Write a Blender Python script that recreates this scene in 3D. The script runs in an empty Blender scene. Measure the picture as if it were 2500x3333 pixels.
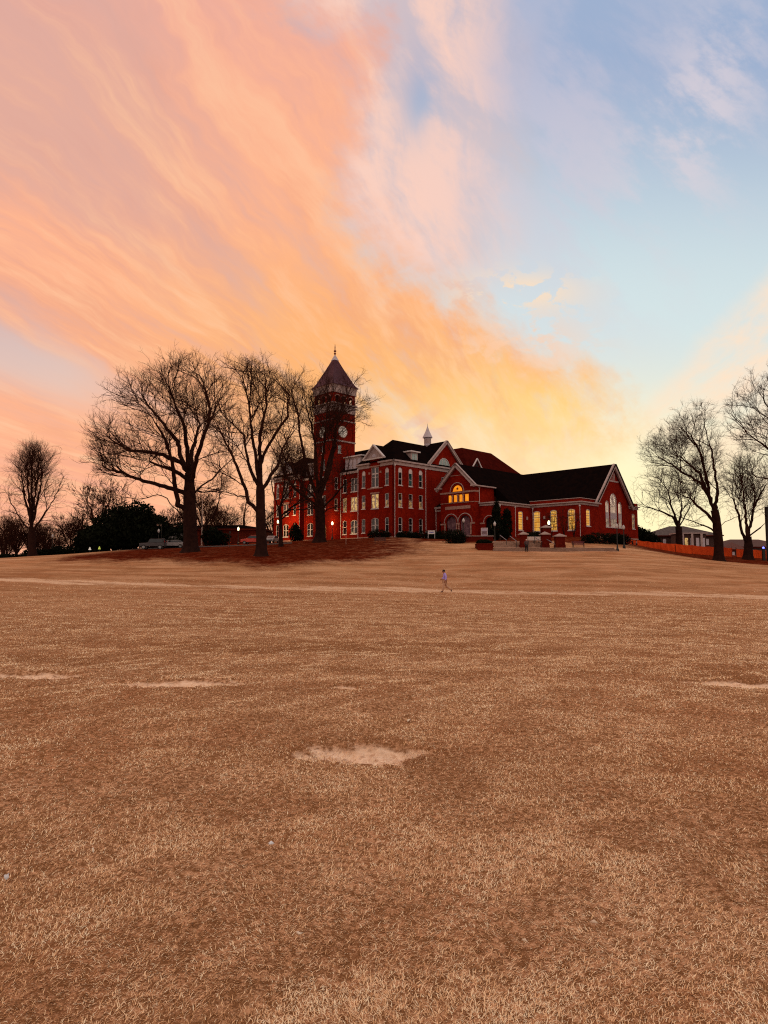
import bpy, bmesh, math, random
import numpy as np
from mathutils import Vector, Matrix
from mathutils.geometry import tessellate_polygon
from mathutils.kdtree import KDTree
from mathutils import noise as mnoise

R = math.radians
scene = bpy.context.scene
COL = scene.collection

# ---------------------------------------------------------------- survey of the site
# The photographer stands at the origin, eye 1.6 m up, looking along +Y.
FPX, CXP, CYP, HYP, EYE = 2080.0, 1250.0, 1666.5, 1830.0, 1.6
PITCH = math.atan((HYP - CYP) / FPX)


def P(px, py, D):
    """Where the sight line of a surveyed mark stands at D metres ahead."""
    u = (px - CXP) / FPX
    v = (CYP - py) / FPX
    ry = math.cos(PITCH) - v * math.sin(PITCH)
    rz = math.sin(PITCH) + v * math.cos(PITCH)
    return Vector((u * D / ry, D, EYE + rz * D / ry))


AZ = R(46.125)                       # bearing of the hall's side wall
BV = Vector((math.sin(AZ), math.cos(AZ), 0))
AV = Vector((BV.y, -BV.x, 0))        # along the front, to the right
CORNER = P(1281, 1743, 118)          # foot of the hall's near corner


def site(X, Y, Z=0.0):
    """Hall coordinates (X along the front, Y into depth, Z up) to world."""
    return CORNER + AV * X + BV * Y + Vector((0, 0, Z))


# ---------------------------------------------------------------- object helpers
def link(o, parent=None):
    COL.objects.link(o)
    if parent is not None:
        o.parent = parent
    return o


def tag(o, label=None, cat=None, group=None, kind=None):
    if label: o['label'] = label
    if cat: o['category'] = cat
    if group: o['group'] = group
    if kind: o['kind'] = kind
    return o


def empty(name, loc=(0, 0, 0), rz=0.0, label=None, cat=None, group=None):
    o = bpy.data.objects.new(name, None)
    o.empty_display_size = 0.3
    link(o)
    o.location = loc
    o.rotation_euler = (0, 0, rz)
    return tag(o, label, cat, group)


def copy_tree(o, parent=None):
    c = o.copy()
    link(c, parent)
    for ch in list(o.children):
        copy_tree(ch, c)
    return c


class MB:
    """Collects faces for ONE mesh object."""
    def __init__(self):
        self.v = []
        self.f = []

    def add(self, vs, fs):
        n = len(self.v)
        self.v += [tuple(p) for p in vs]
        self.f += [tuple(i + n for i in f) for f in fs]

    def box(self, x0, x1, y0, y1, z0, z1):
        vs = [(x, y, z) for z in (z0, z1) for (x, y) in ((x0, y0), (x1, y0), (x1, y1), (x0, y1))]
        self.add(vs, [(3, 2, 1, 0), (4, 5, 6, 7), (0, 1, 5, 4), (1, 2, 6, 5), (2, 3, 7, 6), (3, 0, 4, 7)])

    def bar(self, p, q, w, h=None, up=(0, 0, 1)):
        """Square bar from p to q."""
        h = h or w
        p, q = Vector(p), Vector(q)
        d = (q - p).normalized()
        s = d.cross(Vector(up))
        if s.length < 1e-4: s = Vector((1, 0, 0))
        s.normalize()
        t = s.cross(d)
        vs = []
        for c in (p, q):
            for (i, j) in ((-1, -1), (1, -1), (1, 1), (-1, 1)):
                vs.append(c + s * (i * w / 2) + t * (j * h / 2))
        self.add(vs, [(0, 1, 2, 3), (7, 6, 5, 4), (0, 4, 5, 1), (1, 5, 6, 2), (2, 6, 7, 3), (3, 7, 4, 0)])

    def tube(self, pts, rads, n=8, cap=True):
        pts = [Vector(p) for p in pts]
        if not hasattr(rads, '__len__'): rads = [rads] * len(pts)
        rings = []
        for i, p in enumerate(pts):
            d = (pts[min(i + 1, len(pts) - 1)] - pts[max(i - 1, 0)]).normalized()
            s = d.cross(Vector((0, 0, 1)))
            if s.length < 1e-3: s = Vector((1, 0, 0))
            s.normalize(); t = s.cross(d)
            rings.append([p + (s * math.cos(2 * math.pi * k / n) + t * math.sin(2 * math.pi * k / n)) * rads[i] for k in range(n)])
        vs = [v for r in rings for v in r]
        fs = []
        for i in range(len(pts) - 1):
            for k in range(n):
                a, b = i * n + k, i * n + (k + 1) % n
                fs.append((a, b, b + n, a + n))
        if cap:
            fs.append(tuple(range(n))[::-1])
            fs.append(tuple((len(pts) - 1) * n + k for k in range(n)))
        self.add(vs, fs)

    def lathe(self, prof, c=(0, 0, 0), n=16):
        """prof: list of (radius, z)."""
        vs, fs = [], []
        for (r, z) in prof:
            for k in range(n):
                an = 2 * math.pi * k / n
                vs.append((c[0] + r * math.cos(an), c[1] + r * math.sin(an), c[2] + z))
        for i in range(len(prof) - 1):
            for k in range(n):
                a, b = i * n + k, i * n + (k + 1) % n
                fs.append((a, b, b + n, a + n))
        fs.append(tuple(range(n))[::-1])
        fs.append(tuple((len(prof) - 1) * n + k for k in range(n)))
        self.add(vs, fs)

    def poly(self, pts):
        self.add(pts, [tuple(range(len(pts)))])

    def prism(self, pts, ext):
        """Closed polygon swept along the vector ext."""
        n = len(pts); e = Vector(ext)
        vs = [Vector(p) for p in pts] + [Vector(p) + e for p in pts]
        fs = [tuple(range(n)), tuple(range(2 * n - 1, n - 1, -1))]
        fs += [(i, i + n, (i + 1) % n + n, (i + 1) % n) for i in range(n)]
        self.add(vs, fs)

    def sphere(self, c, r, n=10, m=6, sc=(1, 1, 1)):
        prof = []
        vs, fs = [], []
        for i in range(m + 1):
            th = math.pi * i / m
            for k in range(n):
                an = 2 * math.pi * k / n
                vs.append((c[0] + r * sc[0] * math.sin(th) * math.cos(an), c[1] + r * sc[1] * math.sin(th) * math.sin(an), c[2] - r * sc[2] * math.cos(th)))
        for i in range(m):
            for k in range(n):
                a, b = i * n + k, i * n + (k + 1) % n
                fs.append((a, b, b + n, a + n))
        self.add(vs, fs)

    def build(self, name, mat, parent=None, smooth=False, loc=None, fix=True):
        me = bpy.data.meshes.new(name)
        me.from_pydata(self.v, [], self.f)
        if fix:
            bm = bmesh.new(); bm.from_mesh(me)
            bmesh.ops.recalc_face_normals(bm, faces=bm.faces)
            bm.to_mesh(me); bm.free()
        if smooth:
            me.polygons.foreach_set('use_smooth', [True] * len(me.polygons))
        if mat: me.materials.append(mat)
        o = bpy.data.objects.new(name, me)
        link(o, parent)
        if loc is not None: o.location = loc
        return o


def build_split(mb, name, mat, parent=None, gap=0.03):
    """Every piece that stands apart becomes a part of its own."""
    n = len(mb.v); root = list(range(n))
    def find(i):
        while root[i] != i:
            root[i] = root[root[i]]; i = root[i]
        return i
    for f in mb.f:
        for k in f[1:]: root[find(k)] = find(f[0])
    isl = {}
    for fi, f in enumerate(mb.f): isl.setdefault(find(f[0]), []).append(fi)
    boxes = []
    for fs in isl.values():
        vs = np.array([mb.v[k] for fi in fs for k in mb.f[fi]])
        boxes.append([vs.min(0) - gap, vs.max(0) + gap, list(fs)])
    merged = True
    while merged:
        merged = False
        for i in range(len(boxes)):
            for j in range(i + 1, len(boxes)):
                if (boxes[i][0] <= boxes[j][1]).all() and (boxes[j][0] <= boxes[i][1]).all():
                    boxes[i] = [np.minimum(boxes[i][0], boxes[j][0]), np.maximum(boxes[i][1], boxes[j][1]), boxes[i][2] + boxes[j][2]]
                    boxes.pop(j); merged = True; break
            if merged: break
    out = []
    for lo, hi, fs in boxes:
        m = MB(); ix = {}
        for fi in fs:
            m.f.append(tuple(ix.setdefault(k, len(ix)) for k in mb.f[fi]))
        m.v = [None] * len(ix)
        for k, q in ix.items(): m.v[q] = mb.v[k]
        out.append(m.build(name, mat, parent))
    return out


def np_mesh(name, verts, quads=None, tris=None, mat=None, parent=None, smooth=False):
    """Fast mesh from numpy arrays."""
    me = bpy.data.meshes.new(name)
    nv = len(verts)
    me.vertices.add(nv)
    me.vertices.foreach_set('co', np.ascontiguousarray(verts, dtype=np.float32).ravel())
    loops, starts, tot = [], [], 0
    if quads is not None and len(quads):
        loops.append(np.asarray(quads, dtype=np.int32).ravel())
        starts.append(np.arange(len(quads), dtype=np.int32) * 4); tot = len(quads) * 4
    if tris is not None and len(tris):
        loops.append(np.asarray(tris, dtype=np.int32).ravel())
        starts.append(tot + np.arange(len(tris), dtype=np.int32) * 3)
    loops = np.concatenate(loops); starts = np.concatenate(starts)
    me.loops.add(len(loops)); me.loops.foreach_set('vertex_index', loops)
    me.polygons.add(len(starts)); me.polygons.foreach_set('loop_start', starts)
    me.update(calc_edges=True)
    me.polygons.foreach_set('use_smooth', np.full(len(starts), bool(smooth)))
    me.validate()
    if mat: me.materials.append(mat)
    o = bpy.data.objects.new(name, me)
    return link(o, parent)


# ---------------------------------------------------------------- materials
class NT:
    """Small helper that writes node trees."""
    def __init__(self, tree):
        self.t = tree; self.n = tree.nodes; self.l = tree.links

    def node(self, kind, **kw):
        n = self.n.new(kind)
        for k, v in kw.items(): setattr(n, k, v)
        return n

    def put(self, sock, v):
        if isinstance(v, bpy.types.NodeSocket): self.l.new(v, sock)
        elif v is not None:
            if isinstance(v, (tuple, list)) and len(v) == 3 and sock.type == 'RGBA': v = (*v, 1)
            sock.default_value = v

    def m(self, op, a, b=None, c=None, clamp=False):
        n = self.node('ShaderNodeMath', operation=op, use_clamp=clamp)
        self.put(n.inputs[0], a)
        if b is not None: self.put(n.inputs[1], b)
        if c is not None: self.put(n.inputs[2], c)
        return n.outputs[0]

    def add(self, a, b): return self.m('ADD', a, b)
    def sub(self, a, b): return self.m('SUBTRACT', a, b)
    def mul(self, a, b): return self.m('MULTIPLY', a, b)
    def div(self, a, b): return self.m('DIVIDE', a, b)
    def mx(self, a, b): return self.m('MAXIMUM', a, b)
    def mn(self, a, b): return self.m('MINIMUM', a, b)

    def ss(self, e0, e1, x):
        """smoothstep; e0 > e1 gives the falling edge."""
        n = self.node('ShaderNodeMapRange', interpolation_type='SMOOTHSTEP')
        lo, hi, a, b = (e0, e1, 0.0, 1.0) if e0 < e1 else (e1, e0, 1.0, 0.0)
        self.put(n.inputs['Value'], x)
        n.inputs['From Min'].default_value = lo; n.inputs['From Max'].default_value = hi
        n.inputs['To Min'].default_value = a; n.inputs['To Max'].default_value = b
        return n.outputs['Result']

    def vec(self, x, y, z=0.0):
        n = self.node('ShaderNodeCombineXYZ')
        for s, v in zip(n.inputs, (x, y, z)): self.put(s, v)
        return n.outputs[0]

    def noise(self, vec, scale=1.0, detail=4.0, rough=0.5, dist=0.0):
        n = self.node('ShaderNodeTexNoise')
        if vec is not None: self.l.new(vec, n.inputs['Vector'])
        n.inputs['Scale'].default_value = scale; n.inputs['Detail'].default_value = detail
        n.inputs['Roughness'].default_value = rough; n.inputs['Distortion'].default_value = dist
        return n.outputs['Fac']

    def mix(self, f, a, b):
        n = self.node('ShaderNodeMix', data_type='RGBA')
        self.put(n.inputs[0], f); self.put(n.inputs[6], a); self.put(n.inputs[7], b)
        return n.outputs[2]

    def gauss(self, u, v, cu, cv, ru, rv):
        """soft elliptical bump in two coordinates"""
        du = self.div(self.sub(u, cu), ru); dv = self.div(self.sub(v, cv), rv)
        r2 = self.add(self.mul(du, du), self.mul(dv, dv))
        return self.m('POWER', 2.71828, self.mul(r2, -1.0))


def mat(name, col, rough=0.7, vary=None, scale=3.0, spec=0.3, bump=0.0, bscale=30.0, metal=0.0):
    """Principled material whose colour wanders between col and vary with a noise."""
    m = bpy.data.materials.new(name); m.use_nodes = True
    t = NT(m.node_tree); b = t.n['Principled BSDF']
    b.inputs['Roughness'].default_value = rough
    b.inputs['Specular IOR Level'].default_value = spec
    b.inputs['Metallic'].default_value = metal
    tc = t.node('ShaderNodeTexCoord').outputs['Object']
    if vary is None: vary = tuple(c * 0.75 for c in col)
    f = t.ss(0.3, 0.7, t.noise(tc, scale, 5.0, 0.6))
    t.put(b.inputs['Base Color'], t.mix(f, col, vary))
    if bump:
        bn = t.node('ShaderNodeBump'); bn.inputs['Strength'].default_value = bump; bn.inputs['Distance'].default_value = 0.05
        t.l.new(t.noise(tc, bscale, 4.0, 0.6), bn.inputs['Height']); t.l.new(bn.outputs[0], b.inputs['Normal'])
    return m


def emis(name, col, strength, vary=None, scale=3.0):
    m = bpy.data.materials.new(name); m.use_nodes = True
    t = NT(m.node_tree); b = t.n['Principled BSDF']
    b.inputs['Base Color'].default_value = (*[c * 0.3 for c in col], 1)
    tc = t.node('ShaderNodeTexCoord').outputs['Object']
    c = t.mix(t.ss(0.35, 0.65, t.noise(tc, scale, 3.0, 0.5)), col, vary or tuple(x * 0.8 for x in col))
    t.put(b.inputs['Emission Color'], c)
    b.inputs['Emission Strength'].default_value = strength
    return m
# ---------------------------------------------------------------- sky at dusk
def build_world():
    w = bpy.data.worlds.new("World"); scene.world = w; w.use_nodes = True
    t = NT(w.node_tree)
    bg = t.n['Background']
    d = t.node('ShaderNodeTexCoord').outputs['Generated']
    sp = t.node('ShaderNodeSeparateXYZ'); t.l.new(d, sp.inputs[0])
    dx, dy, dz = sp.outputs
    # bearing and height of a direction, as slopes from due north of the field
    dyc = t.mx(dy, 0.15)
    u = t.div(dx, dyc); v = t.div(dz, dyc)
    # the cloud deck: parallel streaks that meet low on the right
    zz = t.add(t.mx(v, -0.02), 0.14)
    across = t.div(t.sub(u, 0.36), zz); along = t.div(1.0, zz)
    warp = t.sub(t.noise(t.vec(u, v, 3.0), 3.0, 4.0, 0.55), 0.5)
    ac = t.add(across, t.mul(warp, 0.5))
    tt = t.add(t.mul(u, 0.69), t.mul(v, 0.72))
    s = t.sub(t.mul(u, 0.72), t.mul(v, 0.69))
    n1 = t.noise(t.vec(t.mul(ac, 1.0), t.mul(along, 0.30), 1.7), 2.0, 3.0, 0.5, 0.0)                  # broad bands
    n2 = t.noise(t.vec(t.mul(t.add(across, t.mul(warp, 0.4)), 2.2), t.mul(along, 0.55), 5.1), 2.4, 7.0, 0.58, 0.0)                  # streaks
    n3 = t.noise(t.vec(t.mul(tt, 1.6), t.mul(s, 0.75), 0.4), 5.5, 9.0, 0.62, 0.15)                    # wisps
    n5 = t.noise(t.vec(t.mul(t.add(across, t.mul(warp, 0.22)), 4.5), t.mul(along, 0.9), 2.2), 3.0, 8.0, 0.62, 0.0)                  # fibres
    n6 = t.noise(t.vec(u, t.mul(v, 1.5), 7.7), 16.0, 8.0, 0.62, 0.3)                                  # small puffs
    n7 = t.noise(t.vec(t.add(t.mul(u, 0.5), t.mul(v, 0.2)), t.sub(t.mul(v, 1.0), t.mul(u, 0.55)), 4.4), 22.0, 7.0, 0.6, 0.3)   # ripples at the right
    c1, c2, c3, c5, c6, c7 = (t.sub(x, 0.5) for x in (n1, n2, n3, n5, n6, n7))

    # --- open sky behind the cloud
    clear = t.mix(t.ss(0.10, 0.40, v), (1.0, 0.90, 0.60), (0.655, 0.775, 0.79))
    clear = t.mix(t.ss(0.36, 0.86, v), clear, (0.34, 0.435, 0.62))
    clear = t.mix(t.mul(t.ss(0.10, -0.45, u), t.ss(0.5, 0.1, v)), clear, (0.92, 0.47, 0.34))
    clear = t.mix(t.mul(t.ss(0.20, -0.35, u), t.ss(0.15, 0.5, v)), clear, (0.64, 0.42, 0.40))
    clear = t.mix(t.mul(t.ss(0.42, 0.62, u), t.ss(0.2, 0.0, v)), clear, (1.0, 0.72, 0.55))

    # --- cloud colour: mauve at the top, rose, orange in the middle, gold towards the set sun
    cc = t.mix(t.ss(0.66, 1.0, t.add(v, t.mul(c1, 0.25))), (1.0, 0.445, 0.265), (0.90, 0.42, 0.32))
    org = t.gauss(t.add(u, t.mul(c2, 0.12)), t.add(v, t.mul(c1, 0.10)), -0.06, 0.33, 0.34, 0.19)
    cc = t.mix(t.mul(org, 0.95), cc, (1.0, 0.44, 0.125))
    yel = t.gauss(t.add(u, t.mul(c2, 0.10)), t.add(v, t.mul(c1, 0.10)), 0.22, 0.235, 0.22, 0.10)
    cc = t.mix(t.mul(yel, 0.95), cc, (1.0, 0.62, 0.12))
    pale = t.gauss(u, t.add(v, t.mul(c2, 0.1)), 0.10, 0.13, 0.24, 0.10)
    cc = t.mix(t.mul(pale, 0.75), cc, (1.0, 0.68, 0.38))
    band = t.ss(0.54, 0.40, t.add(t.mul(n1, 0.75), t.mul(n2, 0.25)))            # mauve hollows between the bands
    cc = t.mix(t.mul(band, t.mul(t.ss(0.22, 0.46, v), 0.50)), cc, (0.72, 0.38, 0.30))
    crest = t.ss(0.46, 0.70, t.add(t.mul(n1, 0.55), t.mul(n2, 0.45)))           # lit crests
    cc = t.mix(t.mul(crest, t.sub(0.65, t.mul(org, 0.35))), cc, (1.0, 0.50, 0.275))
    fib = t.ss(0.46, 0.68, t.add(t.mul(n5, 0.55), t.mul(n2, 0.45)))
    cc = t.mix(t.mul(fib, 0.52), cc, (1.0, 0.62, 0.38))
    fibd = t.ss(0.52, 0.34, t.add(t.mul(n5, 0.6), t.mul(n3, 0.4)))
    cc = t.mix(t.mul(fibd, 0.40), cc, (0.80, 0.34, 0.22))
    cc = t.mix(t.mul(t.gauss(u, v, 0.055, 0.20, 0.05, 0.035), t.ss(0.42, 0.56, n7)), cc, (0.80, 0.42, 0.33))

    # --- where the cloud lies
    edge = t.add(0.385, t.add(t.mul(t.ss(-0.42, -0.64, s), 0.21), t.mul(t.ss(-0.16, -0.03, s), 0.055)))
    tw = t.add(tt, t.add(t.mul(c1, 0.10), t.add(t.mul(c3, 0.30), t.add(t.mul(c2, 0.14), t.mul(c6, 0.10)))))
    main = t.ss(0.07, -0.07, t.sub(tw, edge))
    main = t.mul(main, t.ss(0.19, 0.09, t.add(s, t.add(t.mul(c3, 0.16), t.mul(c6, 0.10)))))
    gl = t.sub(v, t.sub(0.325, t.mul(t.add(u, 0.6), 0.36)))
    gl = t.add(gl, t.add(t.mul(c2, 0.07), t.mul(c1, 0.05)))
    gap = t.mul(t.ss(0.075, 0.01, t.m('ABSOLUTE', gl)), t.ss(-0.36, -0.52, u))
    main = t.mul(main, t.sub(1.0, t.mul(gap, 0.85)))
    thin = t.add(0.90, t.mul(t.add(c1, t.add(t.mul(c2, 1.0), t.mul(c5, 0.8))), 1.3))
    main = t.mul(main, t.mx(t.mn(thin, 1.0), 0.6))
    # torn wisps drifting off its upper right edge
    zone = t.mul(t.ss(-0.06, 0.02, t.sub(tt, edge)), t.ss(0.27, 0.12, t.add(u, t.mul(c3, 0.25))))
    zone = t.mul(zone, t.ss(0.40, 0.52, v))
    fibre = t.add(t.mul(n3, 0.6), t.mul(n5, 0.4))
    wz = t.mul(zone, t.ss(0.40, 0.58, fibre))
    veil = t.mul(zone, t.add(0.80, t.mul(c2, 1.0)))
    hole = t.gauss(t.add(u, t.mul(c3, 0.06)), t.add(v, t.mul(c2, 0.06)), 0.055, 0.76, 0.030, 0.07)
    wz2 = t.mul(t.gauss(u, v, 0.30, 0.68, 0.16, 0.30), t.ss(0.42, 0.66, t.add(n3, t.mul(c1, 0.7))))
    puff = t.mul(t.gauss(u, v, 0.225, 0.435, 0.09, 0.03), t.ss(0.47, 0.53, t.add(n6, t.mul(c3, 0.3))))
    puff2 = t.mul(t.gauss(u, v, 0.22, 0.345, 0.10, 0.05), t.ss(0.47, 0.58, t.add(n6, t.mul(c3, 0.4))))
    # the separate streaks at the right edge
    rb = t.sub(v, t.add(0.315, t.mul(t.sub(u, 0.50), 0.95)))
    rbn = t.add(rb, t.add(t.mul(c7, 0.06), t.mul(c3, 0.10)))
    rband = t.mul(t.ss(0.06, -0.01, rbn), t.ss(0.37, 0.47, t.add(u, t.mul(c3, 0.15))))
    rband = t.mul(rband, t.m('ADD', 0.70, t.mul(c7, 3.0), clamp=True))
    upr = t.mul(t.gauss(u, t.sub(v, t.mul(t.sub(u, 0.5), 0.8)), 0.52, 0.72, 0.13, 0.18), t.ss(0.44, 0.60, t.add(t.mul(n3, 0.75), t.mul(n6, 0.25))))
    lowl = t.mul(t.ss(0.26, 0.16, v), t.mul(t.ss(-0.1, -0.45, u), t.ss(0.38, 0.60, n2)))

    col = clear
    col = t.mix(t.mul(veil, t.sub(1.0, hole)), col, (0.70, 0.545, 0.545))
    col = t.mix(t.mul(t.mul(wz, 0.85), t.sub(1.0, hole)), col, (1.0, 0.64, 0.51))
    col = t.mix(t.mul(wz2, 0.55), col, (0.66, 0.58, 0.66))
    col = t.mix(t.mul(upr, 0.75), col, (0.74, 0.65, 0.69))
    col = t.mix(t.mul(rband, 0.9), col, (1.0, 0.76, 0.56))
    col = t.mix(t.mul(lowl, 0.75), col, (1.0, 0.45, 0.29))
    col = t.mix(t.mul(main, 0.97), col, cc)
    col = t.mix(t.mul(puff, 0.85), col, (1.0, 0.74, 0.50))
    col = t.mix(t.mul(puff2, 0.70), col, (1.0, 0.60, 0.38))
    # glow over the place where the sun went down
    glow = t.gauss(u, v, 0.40, 0.06, 0.22, 0.13)
    col = t.mix(t.mul(glow, 0.75), col, (1.0, 0.95, 0.55))

    # --- the half of the sky behind the photographer: high pale dusk cloud
    back = t.ss(0.45, -0.15, dy)
    far = t.mix(t.ss(0.0, 0.8, dz), (0.80, 0.66, 0.58), (1.02, 0.86, 0.72))
    far = t.mix(t.mul(t.ss(0.5, 0.7, t.noise(d, 2.2, 6.0, 0.6, 0.5)), 0.5), far, (1.08, 0.76, 0.56))
    col = t.mix(back, col, far)
    # a trace of the physical dusk sky
    sky = t.node('ShaderNodeTexSky', sky_type='NISHITA')
    sky.sun_disc = False; sky.sun_elevation = R(1.5); sky.sun_rotation = R(14); sky.altitude = 220
    add = t.node('ShaderNodeMix', data_type='RGBA', blend_type='ADD')
    add.inputs[0].default_value = 0.006
    t.l.new(col, add.inputs[6]); t.l.new(sky.outputs[0], add.inputs[7])
    t.l.new(add.outputs[2], bg.inputs['Color'])
    bg.inputs['Strength'].default_value = 1.0


build_world()
# ---------------------------------------------------------------- the lie of the land
CTRL = []      # (x, y, z) heights taken along the field
for px, py, D in (
        # the field: nearly level, dipping a little, then climbing to the hall
        (1250, 2035, 20), (200, 2030, 20), (2300, 2040, 20), (1250, 1985, 30), (200, 1972, 31), (2350, 1992, 30),
        (0, 1945, 40), (1250, 1952, 40), (2500, 1965, 40),
        (0, 1878, 60), (700, 1902, 55), (1447, 1929, 51), (2000, 1940, 50), (2500, 1948, 49),
        (0, 1840, 78), (600, 1842, 72), (1250, 1850, 70), (1900, 1850, 68), (2500, 1880, 66),
        (0, 1818, 96), (250, 1805, 100), (600, 1801, 88), (850, 1808, 80), (1150, 1800, 88), (1400, 1788, 92),
        (1550, 1796, 89), (1713, 1797, 89.5), (1900, 1797, 89.5), (2020, 1797, 89.5), (2150, 1803, 92), (2340, 1826, 94), (2500, 1841, 86),
        (1620, 1768, 99), (1713, 1767, 99), (1900, 1771, 99), (2020, 1777, 99),
        (600, 1789, 104), (850, 1780, 106), (1040, 1764, 112), (1200, 1764, 108), (1400, 1755, 107), (1580, 1760, 106),
        (400, 1790, 120), (250, 1806, 126), (100, 1818, 128), (0, 1826, 130),
        (2036, 1784, 122), (2108, 1791, 121), (2200, 1799, 120), (2310, 1809, 118), (2384, 1813, 116), (2490, 1819, 114), (2120, 1803, 150), (2400, 1824, 150),
        (1650, 1785, 94.2), (1770, 1785, 94.2), (1900, 1785, 94.2), (2000, 1787, 94.2),
        (500, 1782, 124), (850, 1770, 128),
        ):
    CTRL.append(P(px, py, D))
for X, Y, Z in ((-39, 0, -0.5), (-29, 0, -0.4), (-20, -3, -0.4), (-10, 0, -0.35), (0, 0, -0.3), (-5, 20, -0.3), (-20, 20, -0.3), (-35, 20, -0.3),
                (0, 9, -0.4), (3, 8, -0.8), (11, 8, -0.9), (15, 20, -0.3), (26, 20, -0.5), (26.5, 27, -0.5), (26.5, 45, -1.3), (10, 40, -0.3)):
    CTRL.append(site(X, Y, Z))
for x, y, z in ((0, 0, 0), (3, 2, 0), (-3, 2, 0), (0, 6, 0), (6, 8, -0.03), (-6, 8, -0.03), (0, 12, -0.1), (-10, 5, 0), (10, 5, 0), (0, -12, 0.1), (-25, 0, 0.1), (25, 0, 0),
                (-60, 20, 0), (60, 20, -0.6), (-90, 60, 0.5), (90, 60, -1), (-110, 120, 1.5), (110, 120, 0.0), (0, 180, 6.0), (-90, 170, 3.0), (90, 180, 1.5), (0, -60, 0.3), (60, -40, 0), (-60, -40, 0.3)):
    CTRL.append(Vector((x, y, z)))
CTRL = np.array([tuple(c) for c in CTRL])


def _tps_fit(pts, lam=2.0):
    n = len(pts); xy = pts[:, :2] / 10.0
    d2 = ((xy[:, None] - xy[None]) ** 2).sum(-1)
    K = 0.5 * d2 * np.log(d2 + 1e-9)
    A = np.zeros((n + 3, n + 3)); A[:n, :n] = K + np.eye(n) * lam
    A[:n, n] = 1; A[:n, n + 1:] = xy; A[n, :n] = 1; A[n + 1:, :n] = xy.T
    return np.linalg.solve(A, np.concatenate([pts[:, 2], np.zeros(3)]))


_TW = _tps_fit(CTRL, 0.12)


def ground_np(x, y):
    x = np.asarray(x, float); y = np.asarray(y, float)
    sh = x.shape; q = np.stack([x.ravel(), y.ravel()], 1) / 10.0
    out = np.zeros(len(q)); n = len(CTRL); c = CTRL[:, :2] / 10.0
    for i in range(0, len(q), 20000):
        b = q[i:i + 20000]
        d2 = ((b[:, None] - c[None]) ** 2).sum(-1)
        out[i:i + 20000] = (0.5 * d2 * np.log(d2 + 1e-9)) @ _TW[:n] + _TW[n] + b @ _TW[n + 1:]
    z = out.reshape(sh)
    # far from the surveyed site the land levels out low
    r = np.hypot(x, y - 70)
    k = np.clip((r - 105) / 60, 0, 1); k = k * k * (3 - 2 * k)
    return z * (1 - k) + (-3.0) * k


def H(x, y):
    return float(ground_np(np.array([x]), np.array([y]))[0])


def G(px, D, dz=0.0):
    """Ground point under picture column px at D metres."""
    p = P(px, HYP, D)
    return Vector((p.x, D, H(p.x, D) + dz))


# bare sandy patches in the turf: (x, y, half width, half depth, turn)
PATCHES = []
for px, py, D, w, h in ((1200, 2436, 5.62, 0.56, 0.29), (600, 2218, 8.9, 0.78, 0.34), (95, 2193, 9.6, 0.75, 0.30), (1115, 2236, 8.55, 0.22, 0.12),
                        (1715, 2190, 9.6, 0.55, 0.16), (2420, 2235, 8.8, 0.75, 0.3)):
    p = P(px, HYP, D)
    PATCHES.append((p.x, D, w, h))


def patch_mask(x, y):
    """1 on bare sand, 0 on turf, ragged edge."""
    m = np.zeros_like(x)
    wob = 0.25 * np.sin(x * 3.1 + 2.2 * np.sin(y * 4.7)) + 0.30 * np.sin(x * 9.1 + 1.3 * np.sin(y * 7.7)) * np.sin(y * 11.3 + 2.0) + 0.16 * np.sin(x * 27 + y * 19) + 0.12 * np.sin(x * 41 - y * 53)
    for i, (cx, cy, w, h) in enumerate(PATCHES):
        ux = (x - cx) / w
        r = np.sqrt(ux ** 2 + ((y - cy + 0.1 * h * np.sin(3 * ux)) / h) ** 2) + wob * 0.55
        mm = np.clip((1.30 - r) / 0.70, 0, 1)
        if i == 4: mm = mm * 0.45
        m = np.maximum(m, mm)
    return m


def path_mask(x, y):
    """The trodden dirt path that crosses the field behind the walker."""
    yy = 51.8 + 0.9 * np.sin(x * 0.11) + 0.5 * np.sin(x * 0.31 + 1) - 0.093 * (x - 5) + 0.0011 * (x - 5) ** 2
    d = np.abs(y - yy)
    wid = 1.0 + 0.35 * np.sin(x * 0.23 + 2) + 0.3 * np.sin(x * 0.9)
    m = np.clip((wid + 0.9 - d) / 0.9, 0, 1) * (0.75 + 0.25 * np.sin(x * 0.9 + y * 2.1))
    return np.clip(m, 0, 1)


def bed_mask(x, y):
    """Fallen leaves and pine straw under the big trees, left and right."""
    px = CXP + x / np.maximum(y, 1) * FPX
    wob = 3.0 * np.sin(x * 0.21 + 1.0) + 1.6 * np.sin(x * 0.63) + 0.8 * np.sin(x * 1.9 + y)
    l = np.clip((y - (67.5 + wob * 0.8 + 0.02 * np.clip(x + 16, -60, 60) ** 2)) / 10.0, 0, 1)
    l *= np.clip((11.0 - x + wob * 0.5) / 14.0, 0, 1) * np.clip((x + 52) / 10.0, 0, 1)
    r = np.clip((y - (89 - 0.35 * (x - 50) + wob * 0.4)) / 5.0, 0, 1) * np.clip((x - 33 - wob * 0.3) / 9, 0, 1)
    wob2 = 1.2 * np.sin(x * 0.7 + 2) + 0.6 * np.sin(x * 2.1)
    c = np.clip((y - (99.5 + wob2 + 0.10 * np.clip(12 - x, 0, 30))) / 3.0, 0, 1) * np.clip((x - 1.0) / 6, 0, 1) * np.clip((41 - x) / 4, 0, 1)
    return np.maximum(np.maximum(l, r), c)


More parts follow.
